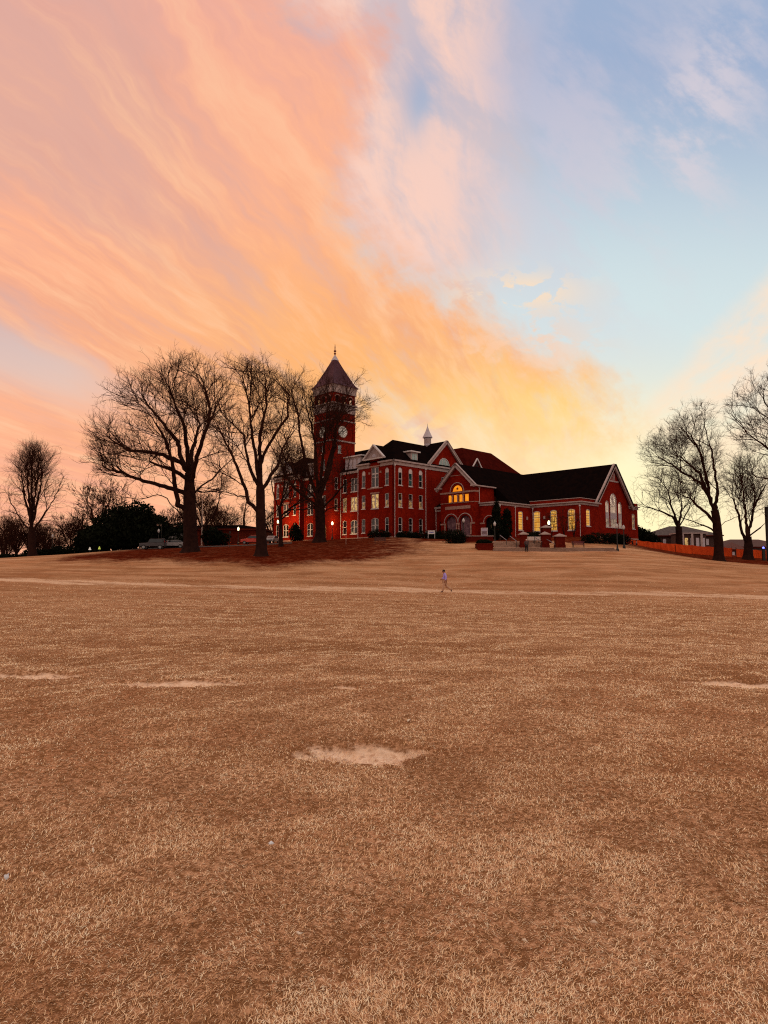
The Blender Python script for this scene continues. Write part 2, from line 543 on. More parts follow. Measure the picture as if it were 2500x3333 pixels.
def fbm(x, y, s, oct=4, seed=0.0):
    """cheap layered sine noise, good enough for small relief"""
    out = np.zeros_like(x); a = 1.0; rng = np.random.RandomState(int(seed * 10) + 3)
    for o in range(oct):
        for k in range(3):
            th, ph = rng.uniform(0, math.pi), rng.uniform(0, 6.28)
            f = s * 2 ** o * rng.uniform(0.7, 1.4)
            out += a * np.sin((x * math.cos(th) + y * math.sin(th)) * f + ph + 1.3 * np.sin((y * math.cos(th) - x * math.sin(th)) * f * 0.7 + ph * 2)) / 3
        a *= 0.5
    return out


def build_ground():
    ang = np.concatenate([np.linspace(-180, -50, 60)[:-1], np.linspace(-50, 50, 620), np.linspace(50, 180, 60)[1:-1]]) * math.pi / 180
    rad = np.concatenate([[0.02], np.geomspace(0.5, 1.6, 24)[:-1], np.geomspace(1.6, 190, 640), np.geomspace(200, 4000, 24)])
    A, Rr = np.meshgrid(ang, rad)
    x = Rr * np.sin(A); y = Rr * np.cos(A)
    z = ground_np(x, y)
    pm = patch_mask(x, y)
    near = np.clip((120 - Rr) / 60, 0, 1) * (1 + 1.2 * np.clip((Rr - 10) / 30, 0, 1))
    tuft = fbm(x, y, 9.0, 4, 1.0) * 0.012 + fbm(x, y, 2.1, 3, 2.0) * 0.014
    z = z + tuft * near * (1 - pm) + fbm(x, y, 0.5, 2, 3.0) * 0.03 * np.clip(Rr / 8, 0, 1)
    z -= pm * (0.085 - 0.034 * fbm(x, y, 11, 4, 4.0))
    nr, na = x.shape
    verts = np.stack([x, y, z], -1).reshape(-1, 3)
    i, j = np.meshgrid(np.arange(nr - 1), np.arange(na), indexing='ij')
    j2 = (j + 1) % na
    quads = np.stack([i * na + j, i * na + j2, (i + 1) * na + j2, (i + 1) * na + j], -1).reshape(-1, 4)[:, ::-1]
    o = np_mesh('ground', verts, quads, None, None, None, True)
    tag(o, kind='structure')
    me = o.data
    for nm, arr in (('sand', pm), ('thatch_shade', np.clip((100 - Rr) / 80, 0, 1)), ('path', path_mask(x, y)), ('litter', bed_mask(x, y))):
        at = me.attributes.new(nm, 'FLOAT', 'POINT')
        at.data.foreach_set('value', np.ascontiguousarray(arr.ravel(), dtype=np.float32))
    m = bpy.data.materials.new('dry_turf'); m.use_nodes = True
    t = NT(m.node_tree); b = t.n['Principled BSDF']
    b.inputs['Roughness'].default_value = 1.0; b.inputs['Specular IOR Level'].default_value = 0.0
    g = t.node('ShaderNodeNewGeometry').outputs['Position']
    att = lambda n: t.node('ShaderNodeAttribute', attribute_name=n).outputs['Fac']
    fine = t.noise(g, 22.0, 9.0, 0.75)
    midn = t.noise(g, 2.6, 8.0, 0.72, 0.3)
    big = t.noise(g, 0.45, 5.0, 0.6)
    huge = t.noise(g, 0.07, 4.0, 0.55)
    c = t.mix(t.ss(0.40, 0.60, fine), TURF_DARK, TURF_LIGHT)
    c = t.mix(t.mul(t.ss(0.44, 0.62, midn), 0.75), c, TURF_MID)
    c = t.mix(t.mul(t.ss(0.50, 0.62, t.noise(g, 0.9, 8.0, 0.7, 0.2)), 0.55), c, TURF_DEEP)
    c = t.mix(t.mul(t.ss(0.46, 0.60, big), 0.60), c, TURF_RED)
    c = t.mix(t.mul(t.ss(0.50, 0.60, t.noise(g, 0.24, 7.0, 0.68, 0.4)), 0.55), c, TURF_DEEP)
    c = t.mix(t.mul(t.ss(0.48, 0.62, huge), 0.35), c, TURF_PALE)
    sandc = t.mix(t.ss(0.35, 0.65, fine), (0.96, 0.69, 0.50), (0.74, 0.47, 0.31))
    rag = t.mul(t.sub(fine, 0.5), 0.9)
    tiny = t.noise(g, 75.0, 5.0, 0.7)
    c = t.mix(t.mul(att('thatch_shade'), t.mul(t.ss(0.50, 0.60, tiny), 0.7)), c, (0.70, 0.40, 0.24))
    c = t.mix(t.mul(att('thatch_shade'), t.mul(t.ss(0.48, 0.38, tiny), 0.7)), c, (0.15, 0.058, 0.026))
    gs = t.node('ShaderNodeSeparateXYZ'); t.l.new(g, gs.inputs[0])
    bands = t.noise(t.vec(t.mul(gs.outputs[0], 0.10), t.add(t.mul(gs.outputs[1], 0.42), t.mul(gs.outputs[0], 0.04)), 0.0), 1.0, 6.0, 0.62, 0.3)
    c = t.mix(t.mul(t.ss(0.50, 0.62, bands), 0.55), c, (0.66, 0.37, 0.215))
    c = t.mix(t.mul(t.ss(0.50, 0.38, bands), 0.60), c, TURF_DEEP)
    brk = t.sub(t.noise(g, 0.55, 7.0, 0.7), 0.5)
    c = t.mix(t.mul(t.ss(0.25, 0.80, t.add(att('path'), t.add(rag, t.mul(brk, 1.3)))), 0.85), c, (0.86, 0.57, 0.38))
    c = t.mix(t.mul(att('thatch_shade'), t.ss(0.60, 0.42, fine)), c, (0.23, 0.100, 0.042))  # thatch, with the shade between blades put into its colour
    grit = t.noise(g, 7.0, 9.0, 0.75, 0.4)
    sandc = t.mix(t.mul(t.ss(0.52, 0.60, grit), 0.55), sandc, (0.46, 0.23, 0.13))
    sandc = t.mix(t.mul(t.ss(0.56, 0.66, t.noise(g, 3.1, 6.0, 0.7, 0.5)), 0.5), sandc, (0.34, 0.15, 0.075))
    c = t.mix(t.mul(t.ss(0.32, 0.80, t.add(att('sand'), t.add(rag, t.mul(t.sub(grit, 0.5), 1.3)))), 0.95), c, sandc)
    lit = t.mix(t.ss(0.42, 0.60, t.noise(g, 1.1, 9.0, 0.75)), (0.120, 0.016, 0.005), (0.060, 0.006, 0.002))
    c = t.mix(t.ss(0.12, 1.05, t.add(att('litter'), t.add(t.mul(t.sub(midn, 0.5), 1.2), t.mul(brk, 1.2)))), c, lit)
    t.l.new(c, b.inputs['Base Color'])
    bn = t.node('ShaderNodeBump'); bn.inputs['Strength'].default_value = 0.9; bn.inputs['Distance'].default_value = 0.03
    hgt = t.add(t.mul(fine, 0.5), midn)
    t.l.new(hgt, bn.inputs['Height']); t.l.new(bn.outputs[0], b.inputs['Normal'])
    me.materials.append(m)
    return o


TURF_DARK, TURF_LIGHT, TURF_MID, TURF_RED, TURF_PALE, TURF_DEEP = (0.22, 0.090, 0.038), (0.66, 0.350, 0.188), (0.41, 0.184, 0.084), (0.51, 0.212, 0.098), (0.60, 0.33, 0.175), (0.27, 0.108, 0.046)
build_ground()


def build_grass(n=1700000):
    """Short dry blades over the near field."""
    rng = np.random.RandomState(5)
    k = rng.rand(n)
    d = (1.3 + k ** 1.2 * (8.3 - 1.3)) ** 2          # denser close by
    th = R(1) * (rng.rand(n) * 88 - 44)
    x = d * np.sin(th); y = d * np.cos(th)
    # clumps: pull blades towards the tops of the small tufts
    keep = (fbm(x, y, 9.0, 3, 1.0) * 0.7 + fbm(x, y, 30.0, 2, 6.0) * 0.6 + rng.normal(0, 0.55, n)) > -0.95
    keep &= rng.rand(n) < np.clip((69 - d) / 50, 0, 1)
    keep &= patch_mask(x, y) + rng.normal(0, 0.25, n) < 0.38
    x, y, d = x[keep], y[keep], d[keep]; n = len(x)
    z = ground_np(x, y) + fbm(x, y, 9.0, 4, 1.0) * 0.012 + fbm(x, y, 2.1, 3, 2.0) * 0.014 + fbm(x, y, 0.5, 2, 3.0) * 0.03 * np.clip(d / 8, 0, 1) - 0.004
    h = rng.uniform(0.010, 0.027, n) * (1 + 0.03 * d)
    # neighbouring blades lean alike
    lean_dir = 3.0 * fbm(x, y, 3.0, 3, 7.0) + rng.normal(0, 1.3, n)
    lean = rng.uniform(0.95, 1.57, n)
    w = rng.uniform(0.00042, 0.00105, n) * (1 + 0.30 * d)
    lx, ly = np.cos(lean_dir), np.sin(lean_dir)
    wx, wy = -ly * w, lx * w
    s1 = np.sin(lean * 0.7); c1_ = np.cos(lean * 0.7); s2 = np.sin(lean); c2_ = np.cos(lean)
    v = np.zeros((n, 5, 3))
    v[:, 0] = np.stack([x - wx, y - wy, z], 1); v[:, 1] = np.stack([x + wx, y + wy, z], 1)
    mx_, my_, mz_ = x + lx * s1 * h * .55, y + ly * s1 * h * .55, z + c1_ * h * .55
    v[:, 2] = np.stack([mx_ + wx * .8, my_ + wy * .8, mz_], 1); v[:, 3] = np.stack([mx_ - wx * .8, my_ - wy * .8, mz_], 1)
    v[:, 4] = np.stack([x + lx * s2 * h, y + ly * s2 * h, mz_ + c2_ * h * .45], 1)
    base = (np.arange(n) * 5)[:, None]
    o = np_mesh('dry_grass', v.reshape(-1, 3), base + np.array([[0, 1, 2, 3]]), base + np.array([[3, 2, 4]]), None)
    tag(o, 'short dry winter grass covering the near part of the field', 'grass', kind='stuff')
    at = o.data.attributes.new('tone', 'FLOAT', 'POINT')
    tone = np.clip(0.52 + 0.08 * fbm(x, y, 1.2, 3, 8.0) + 0.10 * fbm(x * 0.25, y, 0.9, 3, 12.0) + 0.20 * fbm(x, y, 8.0, 4, 9.0) + rng.normal(0, 0.33, n), 0, 1)
    at.data.foreach_set('value', np.repeat(tone, 5).astype(np.float32))
    m = bpy.data.materials.new('dry_blades'); m.use_nodes = True
    t = NT(m.node_tree); b = t.n['Principled BSDF']
    b.inputs['Roughness'].default_value = 0.9; b.inputs['Specular IOR Level'].default_value = 0.05
    a = t.node('ShaderNodeAttribute', attribute_name='tone').outputs['Fac']
    r = t.node('ShaderNodeValToRGB'); t.l.new(a, r.inputs[0])
    e = r.color_ramp.elements
    e[0].position = 0.0; e[0].color = (0.26, 0.11, 0.042, 1); e[1].position = 1.0; e[1].color = (0.98, 0.80, 0.56, 1)
    for p_, c_ in ((0.26, (0.58, 0.302, 0.145, 1)), (0.58, (0.92, 0.585, 0.335, 1))):
        q = e.new(p_); q.color = c_
    t.l.new(r.outputs[0], b.inputs['Base Color'])
    o.data.materials.append(m)


build_grass()
# ---------------------------------------------------------------- building materials
def brick_mat(name, c1, c2, mortar):
    m = bpy.data.materials.new(name); m.use_nodes = True
    t = NT(m.node_tree); b = t.n['Principled BSDF']
    b.inputs['Roughness'].default_value = 0.95; b.inputs['Specular IOR Level'].default_value = 0.02
    o = t.node('ShaderNodeTexCoord').outputs['Object']
    sp = t.node('ShaderNodeSeparateXYZ'); t.l.new(o, sp.inputs[0])
    br = t.node('ShaderNodeTexBrick')
    t.l.new(t.vec(t.add(sp.outputs[0], sp.outputs[1]), sp.outputs[2], 0.0), br.inputs['Vector'])
    br.inputs['Scale'].default_value = 1.0; br.inputs['Brick Width'].default_value = 0.22; br.inputs['Row Height'].default_value = 0.075
    br.inputs['Mortar Size'].default_value = 0.008; br.inputs['Color1'].default_value = (*c1, 1); br.inputs['Color2'].default_value = (*c2, 1)
    br.inputs['Mortar'].default_value = (*mortar, 1)
    n = t.noise(o, 0.45, 6.0, 0.65); n2 = t.noise(o, 2.6, 5.0, 0.6)
    c = t.mix(t.mul(t.ss(0.42, 0.62, n), 0.65), br.outputs['Color'], tuple(x * 0.50 for x in c1))
    c = t.mix(t.mul(t.ss(0.48, 0.64, n2), 0.6), c, (c1[0] * 1.25, c1[1] * 1.9, c1[2] * 1.5))
    t.l.new(c, b.inputs['Base Color'])
    return m


BRICK = brick_mat('red_brick', (0.235, 0.0092, 0.0032), (0.170, 0.0060, 0.0024), (0.190, 0.014, 0.006))
BRICK_DARK = brick_mat('old_brick', (0.10, 0.012, 0.007), (0.07, 0.008, 0.005), (0.08, 0.014, 0.010))
TRIM = mat('painted_trim', (0.44, 0.33, 0.31), 0.7, (0.33, 0.235, 0.225), 1.5, 0.15)
STONE = mat('limestone', (0.40, 0.22, 0.18), 0.85, (0.28, 0.14, 0.11), 2.0)
WHITE = mat('white_frame', (0.64, 0.55, 0.54), 0.6, (0.52, 0.44, 0.43), 2.0, 0.2)
PALE = mat('pale_panel', (0.50, 0.42, 0.46), 0.6, (0.42, 0.35, 0.38), 2.0)
DARK = mat('black_iron', (0.012, 0.010, 0.010), 0.5, (0.02, 0.015, 0.012), 5.0)
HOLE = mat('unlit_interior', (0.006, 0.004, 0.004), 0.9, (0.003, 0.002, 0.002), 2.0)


def slate_mat(name, col, vary, rough):
    m = bpy.data.materials.new(name); m.use_nodes = True
    t = NT(m.node_tree); b = t.n['Principled BSDF']
    b.inputs['Roughness'].default_value = rough; b.inputs['Specular IOR Level'].default_value = 0.0
    o = t.node('ShaderNodeTexCoord').outputs['Object']
    sp = t.node('ShaderNodeSeparateXYZ'); t.l.new(o, sp.inputs[0])
    rows = t.m('FRACT', t.mul(sp.outputs[2], 4.0))
    n = t.noise(o, 1.2, 6.0, 0.65)
    c = t.mix(t.ss(0.35, 0.65, n), col, vary)
    c = t.mix(t.mul(t.ss(0.12, 0.0, rows), 0.6), c, tuple(x * 0.4 for x in col))
    t.l.new(c, b.inputs['Base Color'])
    return m


SLATE = slate_mat('dark_shingle', (0.0045, 0.0028, 0.0030), (0.0085, 0.0040, 0.0035), 0.9)
REDROOF = slate_mat('red_brown_shingle', (0.060, 0.006, 0.004), (0.035, 0.004, 0.003), 0.85)
TINROOF = mat('aged_tin', (0.090, 0.028, 0.042), 0.6, (0.055, 0.014, 0.020), 0.5, 0.2)


def glass_mat(name, tint):
    m = bpy.data.materials.new(name); m.use_nodes = True
    t = NT(m.node_tree); b = t.n['Principled BSDF']
    o = t.node('ShaderNodeTexCoord').outputs['Object']
    t.put(b.inputs['Base Color'], t.mix(t.ss(0.4, 0.6, t.noise(o, 1.3, 3.0, 0.5)), tint, tuple(x * 0.4 for x in tint)))
    b.inputs['Roughness'].default_value = 0.08; b.inputs['Specular IOR Level'].default_value = 0.5
    return m


GLASS = glass_mat('dark_glass', (0.014, 0.010, 0.012))
GLASS_TEAL = glass_mat('teal_glass', (0.02, 0.085, 0.085))
GLASS_PALE = mat('pale_shade', (0.34, 0.42, 0.40), 0.4, (0.24, 0.30, 0.29), 1.2)


def lit_mat(name, col, strength, dim):
    """A lit room seen through the panes: bright lamps up, dim patches below."""
    m = bpy.data.materials.new(name); m.use_nodes = True
    t = NT(m.node_tree); b = t.n['Principled BSDF']
    b.inputs['Base Color'].default_value = (0.05, 0.04, 0.03, 1); b.inputs['Roughness'].default_value = 0.3
    o = t.node('ShaderNodeTexCoord').outputs['Object']
    n = t.noise(o, 1.9, 4.0, 0.6)
    t.put(b.inputs['Emission Color'], t.mix(t.ss(0.38, 0.58, n), dim, col))
    b.inputs['Emission Strength'].default_value = strength
    return m


LIT = lit_mat('lit_room', (0.80, 0.50, 0.16), 0.75, (0.25, 0.10, 0.03))
LIT_LOW = lit_mat('dimly_lit_room', (0.55, 0.30, 0.10), 0.5, (0.05, 0.02, 0.01))
AMBER = emis('amber_glass', (1.0, 0.33, 0.012), 0.85, (0.85, 0.24, 0.008), 1.2)


def leaded_mat():
    """Stained glass lit from inside, crossed by lead lines."""
    m = bpy.data.materials.new('leaded_glass'); m.use_nodes = True
    t = NT(m.node_tree); b = t.n['Principled BSDF']
    b.inputs['Base Color'].default_value = (0.05, 0.03, 0.02, 1)
    o = t.node('ShaderNodeTexCoord').outputs['Object']
    sp = t.node('ShaderNodeSeparateXYZ'); t.l.new(o, sp.inputs[0])
    h = t.add(sp.outputs[0], sp.outputs[1])
    gx = t.ss(0.06, 0.10, t.m('ABSOLUTE', t.sub(t.m('FRACT', t.mul(h, 2.6)), 0.5)))
    gz = t.ss(0.06, 0.10, t.m('ABSOLUTE', t.sub(t.m('FRACT', t.mul(sp.outputs[2], 2.1)), 0.5)))
    n = t.noise(o, 1.4, 4.0, 0.6)
    c = t.mix(t.ss(0.40, 0.60, n), (0.95, 0.38, 0.035), (1.0, 0.54, 0.10))
    c = t.mix(t.mn(gx, gz), (0.22, 0.08, 0.012), c)
    t.put(b.inputs['Emission Color'], c); b.inputs['Emission Strength'].default_value = 0.78
    return m


LEADED = leaded_mat()


# ---------------------------------------------------------------- walls with real openings
class Face:
    """A vertical wall plane in hall coordinates: 'F' looks to the front (-Y), 'S' to the right side (+X), 'B'/'L' the others."""
    def __init__(self, kind, at):
        self.k, self.at = kind, at

    def p(self, u, v, d=0.0):
        if self.k == 'F': return (u, self.at + d, v)
        if self.k == 'S': return (self.at - d, u, v)
        if self.k == 'B': return (u, self.at - d, v)
        return (self.at + d, u, v)


def opening(u, z0, w, h, arch='flat', n=10):
    """Outline of an opening, anticlockwise from the lower left."""
    l, r = u - w / 2, u + w / 2
    if arch == 'flat':
        return [(l, z0), (r, z0), (r, z0 + h), (l, z0 + h)]
    rise = w / 2 if arch == 'round' else w * 0.16
    zs = z0 + h - rise
    rad = (w * w / 4 + rise * rise) / (2 * rise)
    cz = z0 + h - rad
    a0 = math.atan2(zs - cz, w / 2)
    pts = [(l, z0), (r, z0)]
    for i in range(n + 1):
        a = a0 + (math.pi - 2 * a0) * i / n
        pts.append((u + rad * math.cos(a), cz + rad * math.sin(a)))
    return pts


def shrink(pts, k):
    """Offset a convex outline inwards by k."""
    c = [Vector(p) for p in pts]; n = len(c); out = []
    for i in range(n):
        e1 = (c[i] - c[i - 1]); e2 = (c[(i + 1) % n] - c[i])
        if e1.length < 1e-6 or e2.length < 1e-6:
            out.append(tuple(c[i])); continue
        e1.normalize(); e2.normalize()
        n1 = Vector((-e1.y, e1.x)); n2 = Vector((-e2.y, e2.x))
        b = n1 + n2
        if b.length < 1e-6: b = n1
        b.normalize(); den = max(b.dot(n1), 0.35)
        q = c[i] + b * (k / den)
        out.append((q.x, q.y))
    return out


def panel(mb, face, outer, holes=(), thick=0.35, back=True):
    loops = [[Vector((u, v, 0)) for u, v in outer]] + [[Vector((u, v, 0)) for u, v in h] for h in holes]
    flat = [p for l in loops for p in l]
    tris = tessellate_polygon(loops)
    mb.add([face.p(p.x, p.y, 0) for p in flat], tris)
    if back: mb.add([face.p(p.x, p.y, thick) for p in flat], [t[::-1] for t in tris])
    for li, l in enumerate(loops):
        n = len(l)
        if li == 0 and not back: continue
        mb.add([face.p(p.x, p.y, 0) for p in l] + [face.p(p.x, p.y, thick) for p in l],
               [(i, (i + 1) % n, (i + 1) % n + n, i + n) for i in range(n)])


def ring(mb, face, outer, inner, d0, d1):
    n = len(outer)
    vs = [face.p(u, v, d0) for u, v in outer] + [face.p(u, v, d0) for u, v in inner] + [face.p(u, v, d1) for u, v in outer] + [face.p(u, v, d1) for u, v in inner]
    fs = []
    for i in range(n):
        j = (i + 1) % n
        fs += [(i, j, j + n, i + n), (i + n, j + n, j + 3 * n, i + 3 * n), (i, i + 2 * n, j + 2 * n, j), (i + 2 * n, i + 3 * n, j + 3 * n, j + 2 * n)]
    mb.add(vs, fs)


def fbox(mb, face, u0, u1, v0, v1, d0, d1):
    ps = [face.p(u, v, d) for d in (d0, d1) for (u, v) in ((u0, v0), (u1, v0), (u1, v1), (u0, v1))]
    mb.add(ps, [(0, 1, 2, 3), (7, 6, 5, 4), (0, 4, 5, 1), (1, 5, 6, 2), (2, 6, 7, 3), (3, 7, 4, 0)])


def window(parent, face, u, z0, w, h, arch='flat', glass=None, lower=None, frame=0.105, mull=0, rail=True, cap=0.0, sill=True, transom=None, bars=(), label=None):
    """Builds frame (part) with panes and sill (sub-parts); returns the hole for the wall."""
    out = opening(u, z0, w, h, arch)
    inn = shrink(out, frame)
    mb = MB(); ring(mb, face, out, inn, 0.06, 0.20)
    l, r = u - w / 2 + frame * 0.9, u + w / 2 - frame * 0.9
    top = z0 + h - cap
    zr = z0 + (h - cap) * 0.5
    if cap:                                  # painted board filling the arch head
        head = [p for p in shrink(out, frame * 0.5) if p[1] > top - 1e-6]
        mb.prism([face.p(l, top, 0.08)] + [face.p(r, top, 0.08)] + [face.p(a, b, 0.08) for a, b in head], Vector(face.p(0, 0, 0.1)) - Vector(face.p(0, 0, 0.0)))
    if rail: fbox(mb, face, l, r, zr - 0.045, zr + 0.045, 0.09, 0.19)
    if transom: fbox(mb, face, l, r, transom - 0.14, transom + 0.14, 0.075, 0.195)
    for k in range(mull):
        um = l + (r - l) * (k + 1) / (mull + 1)
        mw = 0.13 if mull == 1 else 0.05
        fbox(mb, face, um - mw, um + mw, z0 + frame * 0.6, top, 0.07, 0.197)
    for zb in bars: fbox(mb, face, l, r, zb - 0.03, zb + 0.03, 0.1, 0.185)
    o = mb.build('window', WHITE, parent)
    if label: o['label'] = label
    g = MB(); inn2 = shrink(out, frame * 0.6)
    if lower is None:
        g.add([face.p(a, b, 0.15) for a, b in inn2], [tuple(range(len(inn2)))])
        g.build('pane', glass or GLASS, o)
    else:
        up = [(l - .03, zr)] + [(r + .03, zr)] + [p for p in inn2 if p[1] > zr]
        g.add([face.p(a, b, 0.15) for a, b in up], [tuple(range(len(up)))]); g.build('pane', glass or GLASS, o)
        g2 = MB(); fbox(g2, face, l - .03, r + .03, z0 + frame * .5, zr, 0.15, 0.155); g2.build('pane', lower, o)
    if sill:
        s = MB(); fbox(s, face, u - w / 2 - 0.1, u + w / 2 + 0.1, z0 - 0.14, z0 - 0.005, -0.09, 0.18)
        s.build('sill', WHITE, o)
    return out


def arc_band(mb, face, u, zc, r0, r1, d0, d1, a0=0.0, a1=180.0, n=20):
    pts = [math.radians(a0 + (a1 - a0) * i / n) for i in range(n + 1)]
    vs = []
    for d in (d0, d1):
        for r in (r0, r1):
            vs += [face.p(u + r * math.cos(a), zc + r * math.sin(a), d) for a in pts]
    m = n + 1; fs = []
    for i in range(n):
        fs += [(i, i + 1, i + 1 + m, i + m), (i + 2 * m, i + 3 * m, i + 1 + 3 * m, i + 1 + 2 * m), (i + m, i + 1 + m, i + 1 + 3 * m, i + 3 * m), (i, i + 2 * m, i + 1 + 2 * m, i + 1)]
    fs += [(0, m, 3 * m, 2 * m), (n, 2 * m + n, 3 * m + n, m + n)]
    mb.add(vs, fs)


def cornice(mb, face, u0, u1, z, steps=((0.0, -0.62, -0.30, 0.12), (0.45, -0.30, -0.02, 0.05)), ext0=True, ext1=True):
    """Two-step cornice whose top is at z: projecting crown over a flat frieze board. Proud of the wall by the given depths."""
    fbox(mb, face, u0 - (0.45 if ext0 else 0), u1 + (0.45 if ext1 else 0), z - 0.30, z, -0.45, 0.02)
    fbox(mb, face, u0 - (0.12 if ext0 else 0), u1 + (0.12 if ext1 else 0), z - 0.95, z - 0.303, -0.12, -0.003)


def downspout(parent, x, y, z0, z1):
    mb = MB(); mb.tube([(x, y, z0), (x, y, z1)], 0.055, 6); mb.box(x - .12, x + .12, y - .12, y + .12, z1 - .15, z1 + .12)
    return mb.build('downspout', WHITE, parent)


# ---------------------------------------------------------------- the hall
hall = empty('brick_hall', CORNER, -AZ, 'three storey red brick hall with dark hipped roofs and white trimmed windows', 'building')


def build_hall(T):
    F0, S0 = Face('F', 0.0), Face('S', 0.0)
    walls = MB()

    # --- two matching pavilions, one at each end of the front
    def pavilion(x0, near):
        F = F0; holes = []
        # x runs from x0 (left edge) to x0 + 9.8; window centres measured from the right edge
        rx = x0 + 9.8
        lit = LIT if near else GLASS
        for c in (1.78, 8.32):
            holes.append(window(T, F, rx - c, 9.5, 1.02, 3.36, 'round', GLASS, cap=0.95))
            holes.append(window(T, F, rx - c, 5.4, 1.02, 2.62, 'flat', GLASS, LIT_LOW if near else GLASS))
            holes.append(window(T, F, rx - c, 0.72, 1.02, 2.76, 'seg', GLASS))
        c = 5.03
        holes.append(window(T, F, rx - c, 9.4, 2.02, 3.85, 'flat', GLASS, mull=1, transom=12.0))
        holes.append(window(T, F, rx - c, 5.3, 2.02, 2.80, 'flat', lit, mull=1))
        holes.append(window(T, F, rx - c, 0.7, 2.02, 2.83, 'seg', GLASS, mull=1))
        panel(walls, F, [(x0, -1.5), (rx, -1.5), (rx, 14.0), (x0, 14.0)], holes)
        # brick stub that carries the pediment
        walls.box(rx - 6.35, rx - 3.72, -0.08, 0.5, 13.5, 14.85)
        tr = MB()
        cornice(tr, F, rx - 3.4, rx, 14.2, ext0=True); cornice(tr, F, x0, rx - 6.7, 14.2, ext1=True)
        build_split(tr, 'cornice', TRIM, T)
        ln = MB(); fbox(ln, F, rx - 6.5, rx - 3.55, 13.3, 13.55, -0.14, 0.0)
        fbox(ln, F, rx - 6.3, rx - 3.8, 8.15, 8.4, -0.10, 0.0)
        fbox(ln, F, x0 + .1, rx - .1, -0.35, -0.08, -0.12, 0.0)
        fbox(ln, F, rx - 7.2, rx - 2.9, 9.08, 9.26, -0.07, 0.0)
        for s in (-1.55, 1.55): fbox(ln, F, rx - 5.03 + s - 0.22, rx - 5.03 + s + 0.22, 12.0, 12.4, -0.06, 0.0)
        build_split(ln, 'stone_course', STONE, T)
        # pediment over the middle window
        pc = rx - 5.03
        pd = MB()
        pd.prism([(pc - 2.55, -0.25, 14.95), (pc + 2.55, -0.25, 14.95), (pc, -0.25, 17.25)], (0, 0.3, 0))
        pdo = pd.build('pediment', TRIM, T)
        rk = MB()
        for s in (-1, 1):
            rk.bar((pc + s * 2.95, -0.36, 14.85), (pc - s * 0.05, -0.36, 17.56), 0.5, 0.26)
        rk.box(pc - 2.95, pc + 2.95, -0.55, 0.0, 14.72, 14.948)
        build_split(rk, 'raking_cornice', WHITE, pdo)
        lu = MB(); lu.add([(pc + 0.62 * math.cos(a), -0.275, 15.2 + 0.62 * math.sin(a)) for a in np.linspace(0, math.pi, 13)], [tuple(range(13))])
        lu.build('lunette', PALE, pdo)
        rf = MB()
        rf.add([(pc - 3.0, -0.3, 14.75), (pc, -0.3, 17.62), (pc + 3.0, -0.3, 14.75), (pc, 3.6, 17.62), (pc - 3.0, 0.6, 14.75), (pc + 3.0, 0.6, 14.75)],
               [(0, 1, 3, 4), (1, 2, 5, 3)])
        rf.build('pediment_roof', SLATE, pdo)
        return rx

    pavilion(-9.8, True)
    pavilion(-39.0, False)

    # --- recessed middle, both sides of the tower
    FR = Face('F', 1.0)
    holes = []
    for c, w in ((-12.25, 2.0), (-15.1, 1.25)):
        gl = LIT if c > -14 else LIT_LOW
        holes.append(window(T, FR, c, 9.2, w, 2.75, 'flat', GLASS, mull=1 if w > 1.5 else 0))
        holes.append(window(T, FR, c, 5.3, w, 2.8, 'flat', gl, mull=1 if w > 1.5 else 0))
        holes.append(window(T, FR, c, 0.7, w, 2.8, 'seg', GLASS, mull=1 if w > 1.5 else 0))
    panel(walls, FR, [(-16.45, -1.5), (-9.8, -1.5), (-9.8, 13.2), (-16.45, 13.2)], holes)
    holes = []
    for c, w in ((-26.6, 2.0), (-23.9, 1.25)):
        for z in (9.2, 5.3, 0.7):
            holes.append(window(T, FR, c, z, w, 2.8, 'seg' if z < 1 else 'flat', GLASS, mull=1 if w > 1.5 else 0))
    panel(walls, FR, [(-29.2, -1.5), (-22.55, -1.5), (-22.55, 13.2), (-29.2, 13.2)], holes)
    tr = MB()
    fbox(tr, FR, -16.45, -9.8, 12.9, 13.35, -0.3, 0.0); fbox(tr, FR, -29.2, -22.55, 12.9, 13.35, -0.3, 0.0)
    build_split(tr, 'cornice', TRIM, T)
    bs = MB(); fbox(bs, FR, -16.4, -9.8, -0.35, -0.08, -0.12, 0.0); fbox(bs, FR, -29.2, -22.6, -0.35, -0.08, -0.12, 0.0)
    build_split(bs, 'stone_course', STONE, T)
    # white attic dormer between tower and pavilion, and its twin
    for x0, x1 in ((-15.4, -10.6), (-28.4, -23.6)):
        a = MB(); a.box(x0, x1, 1.3, 5.0, 13.36, 16.3)
        ao = a.build('attic_dormer', TRIM, T)
        r = MB(); r.box(x0 - .3, x1 + .5, 1.0, 5.0, 16.303, 16.55); r.build('dormer_cornice', WHITE, ao)
        g = MB()
        for k in range(4):
            xx = x0 + 0.5 + k * (x1 - x0 - 1) / 3.0
            g.box(xx - .4, xx + .4, 1.26, 1.31, 13.9, 15.8)
        build_split(g, 'dormer_window', PALE, ao)

    # --- right side wall
    holes = []
    for i, c in enumerate((1.82, 4.63, 7.46)):
        holes.append(window(T, S0, c, 9.5, 1.04, 3.38, 'round', GLASS if i == 0 else GLASS_TEAL, GLASS if i != 1 else None, cap=0.95))
        holes.append(window(T, S0, c, 5.36, 1.04, 2.66, 'flat', GLASS, LIT_LOW))
        holes.append(window(T, S0, c, 0.74, 1.04, 2.74, 'seg', GLASS))
    for z, h in ((9.6, 2.6), (5.4, 2.6)):
        holes.append(window(T, S0, 14.2, z, 1.3, h, 'seg', GLASS))
    panel(walls, S0, [(0, -1.5), (20.4, -1.5), (20.4, 14.0), (0, 14.0)], holes)
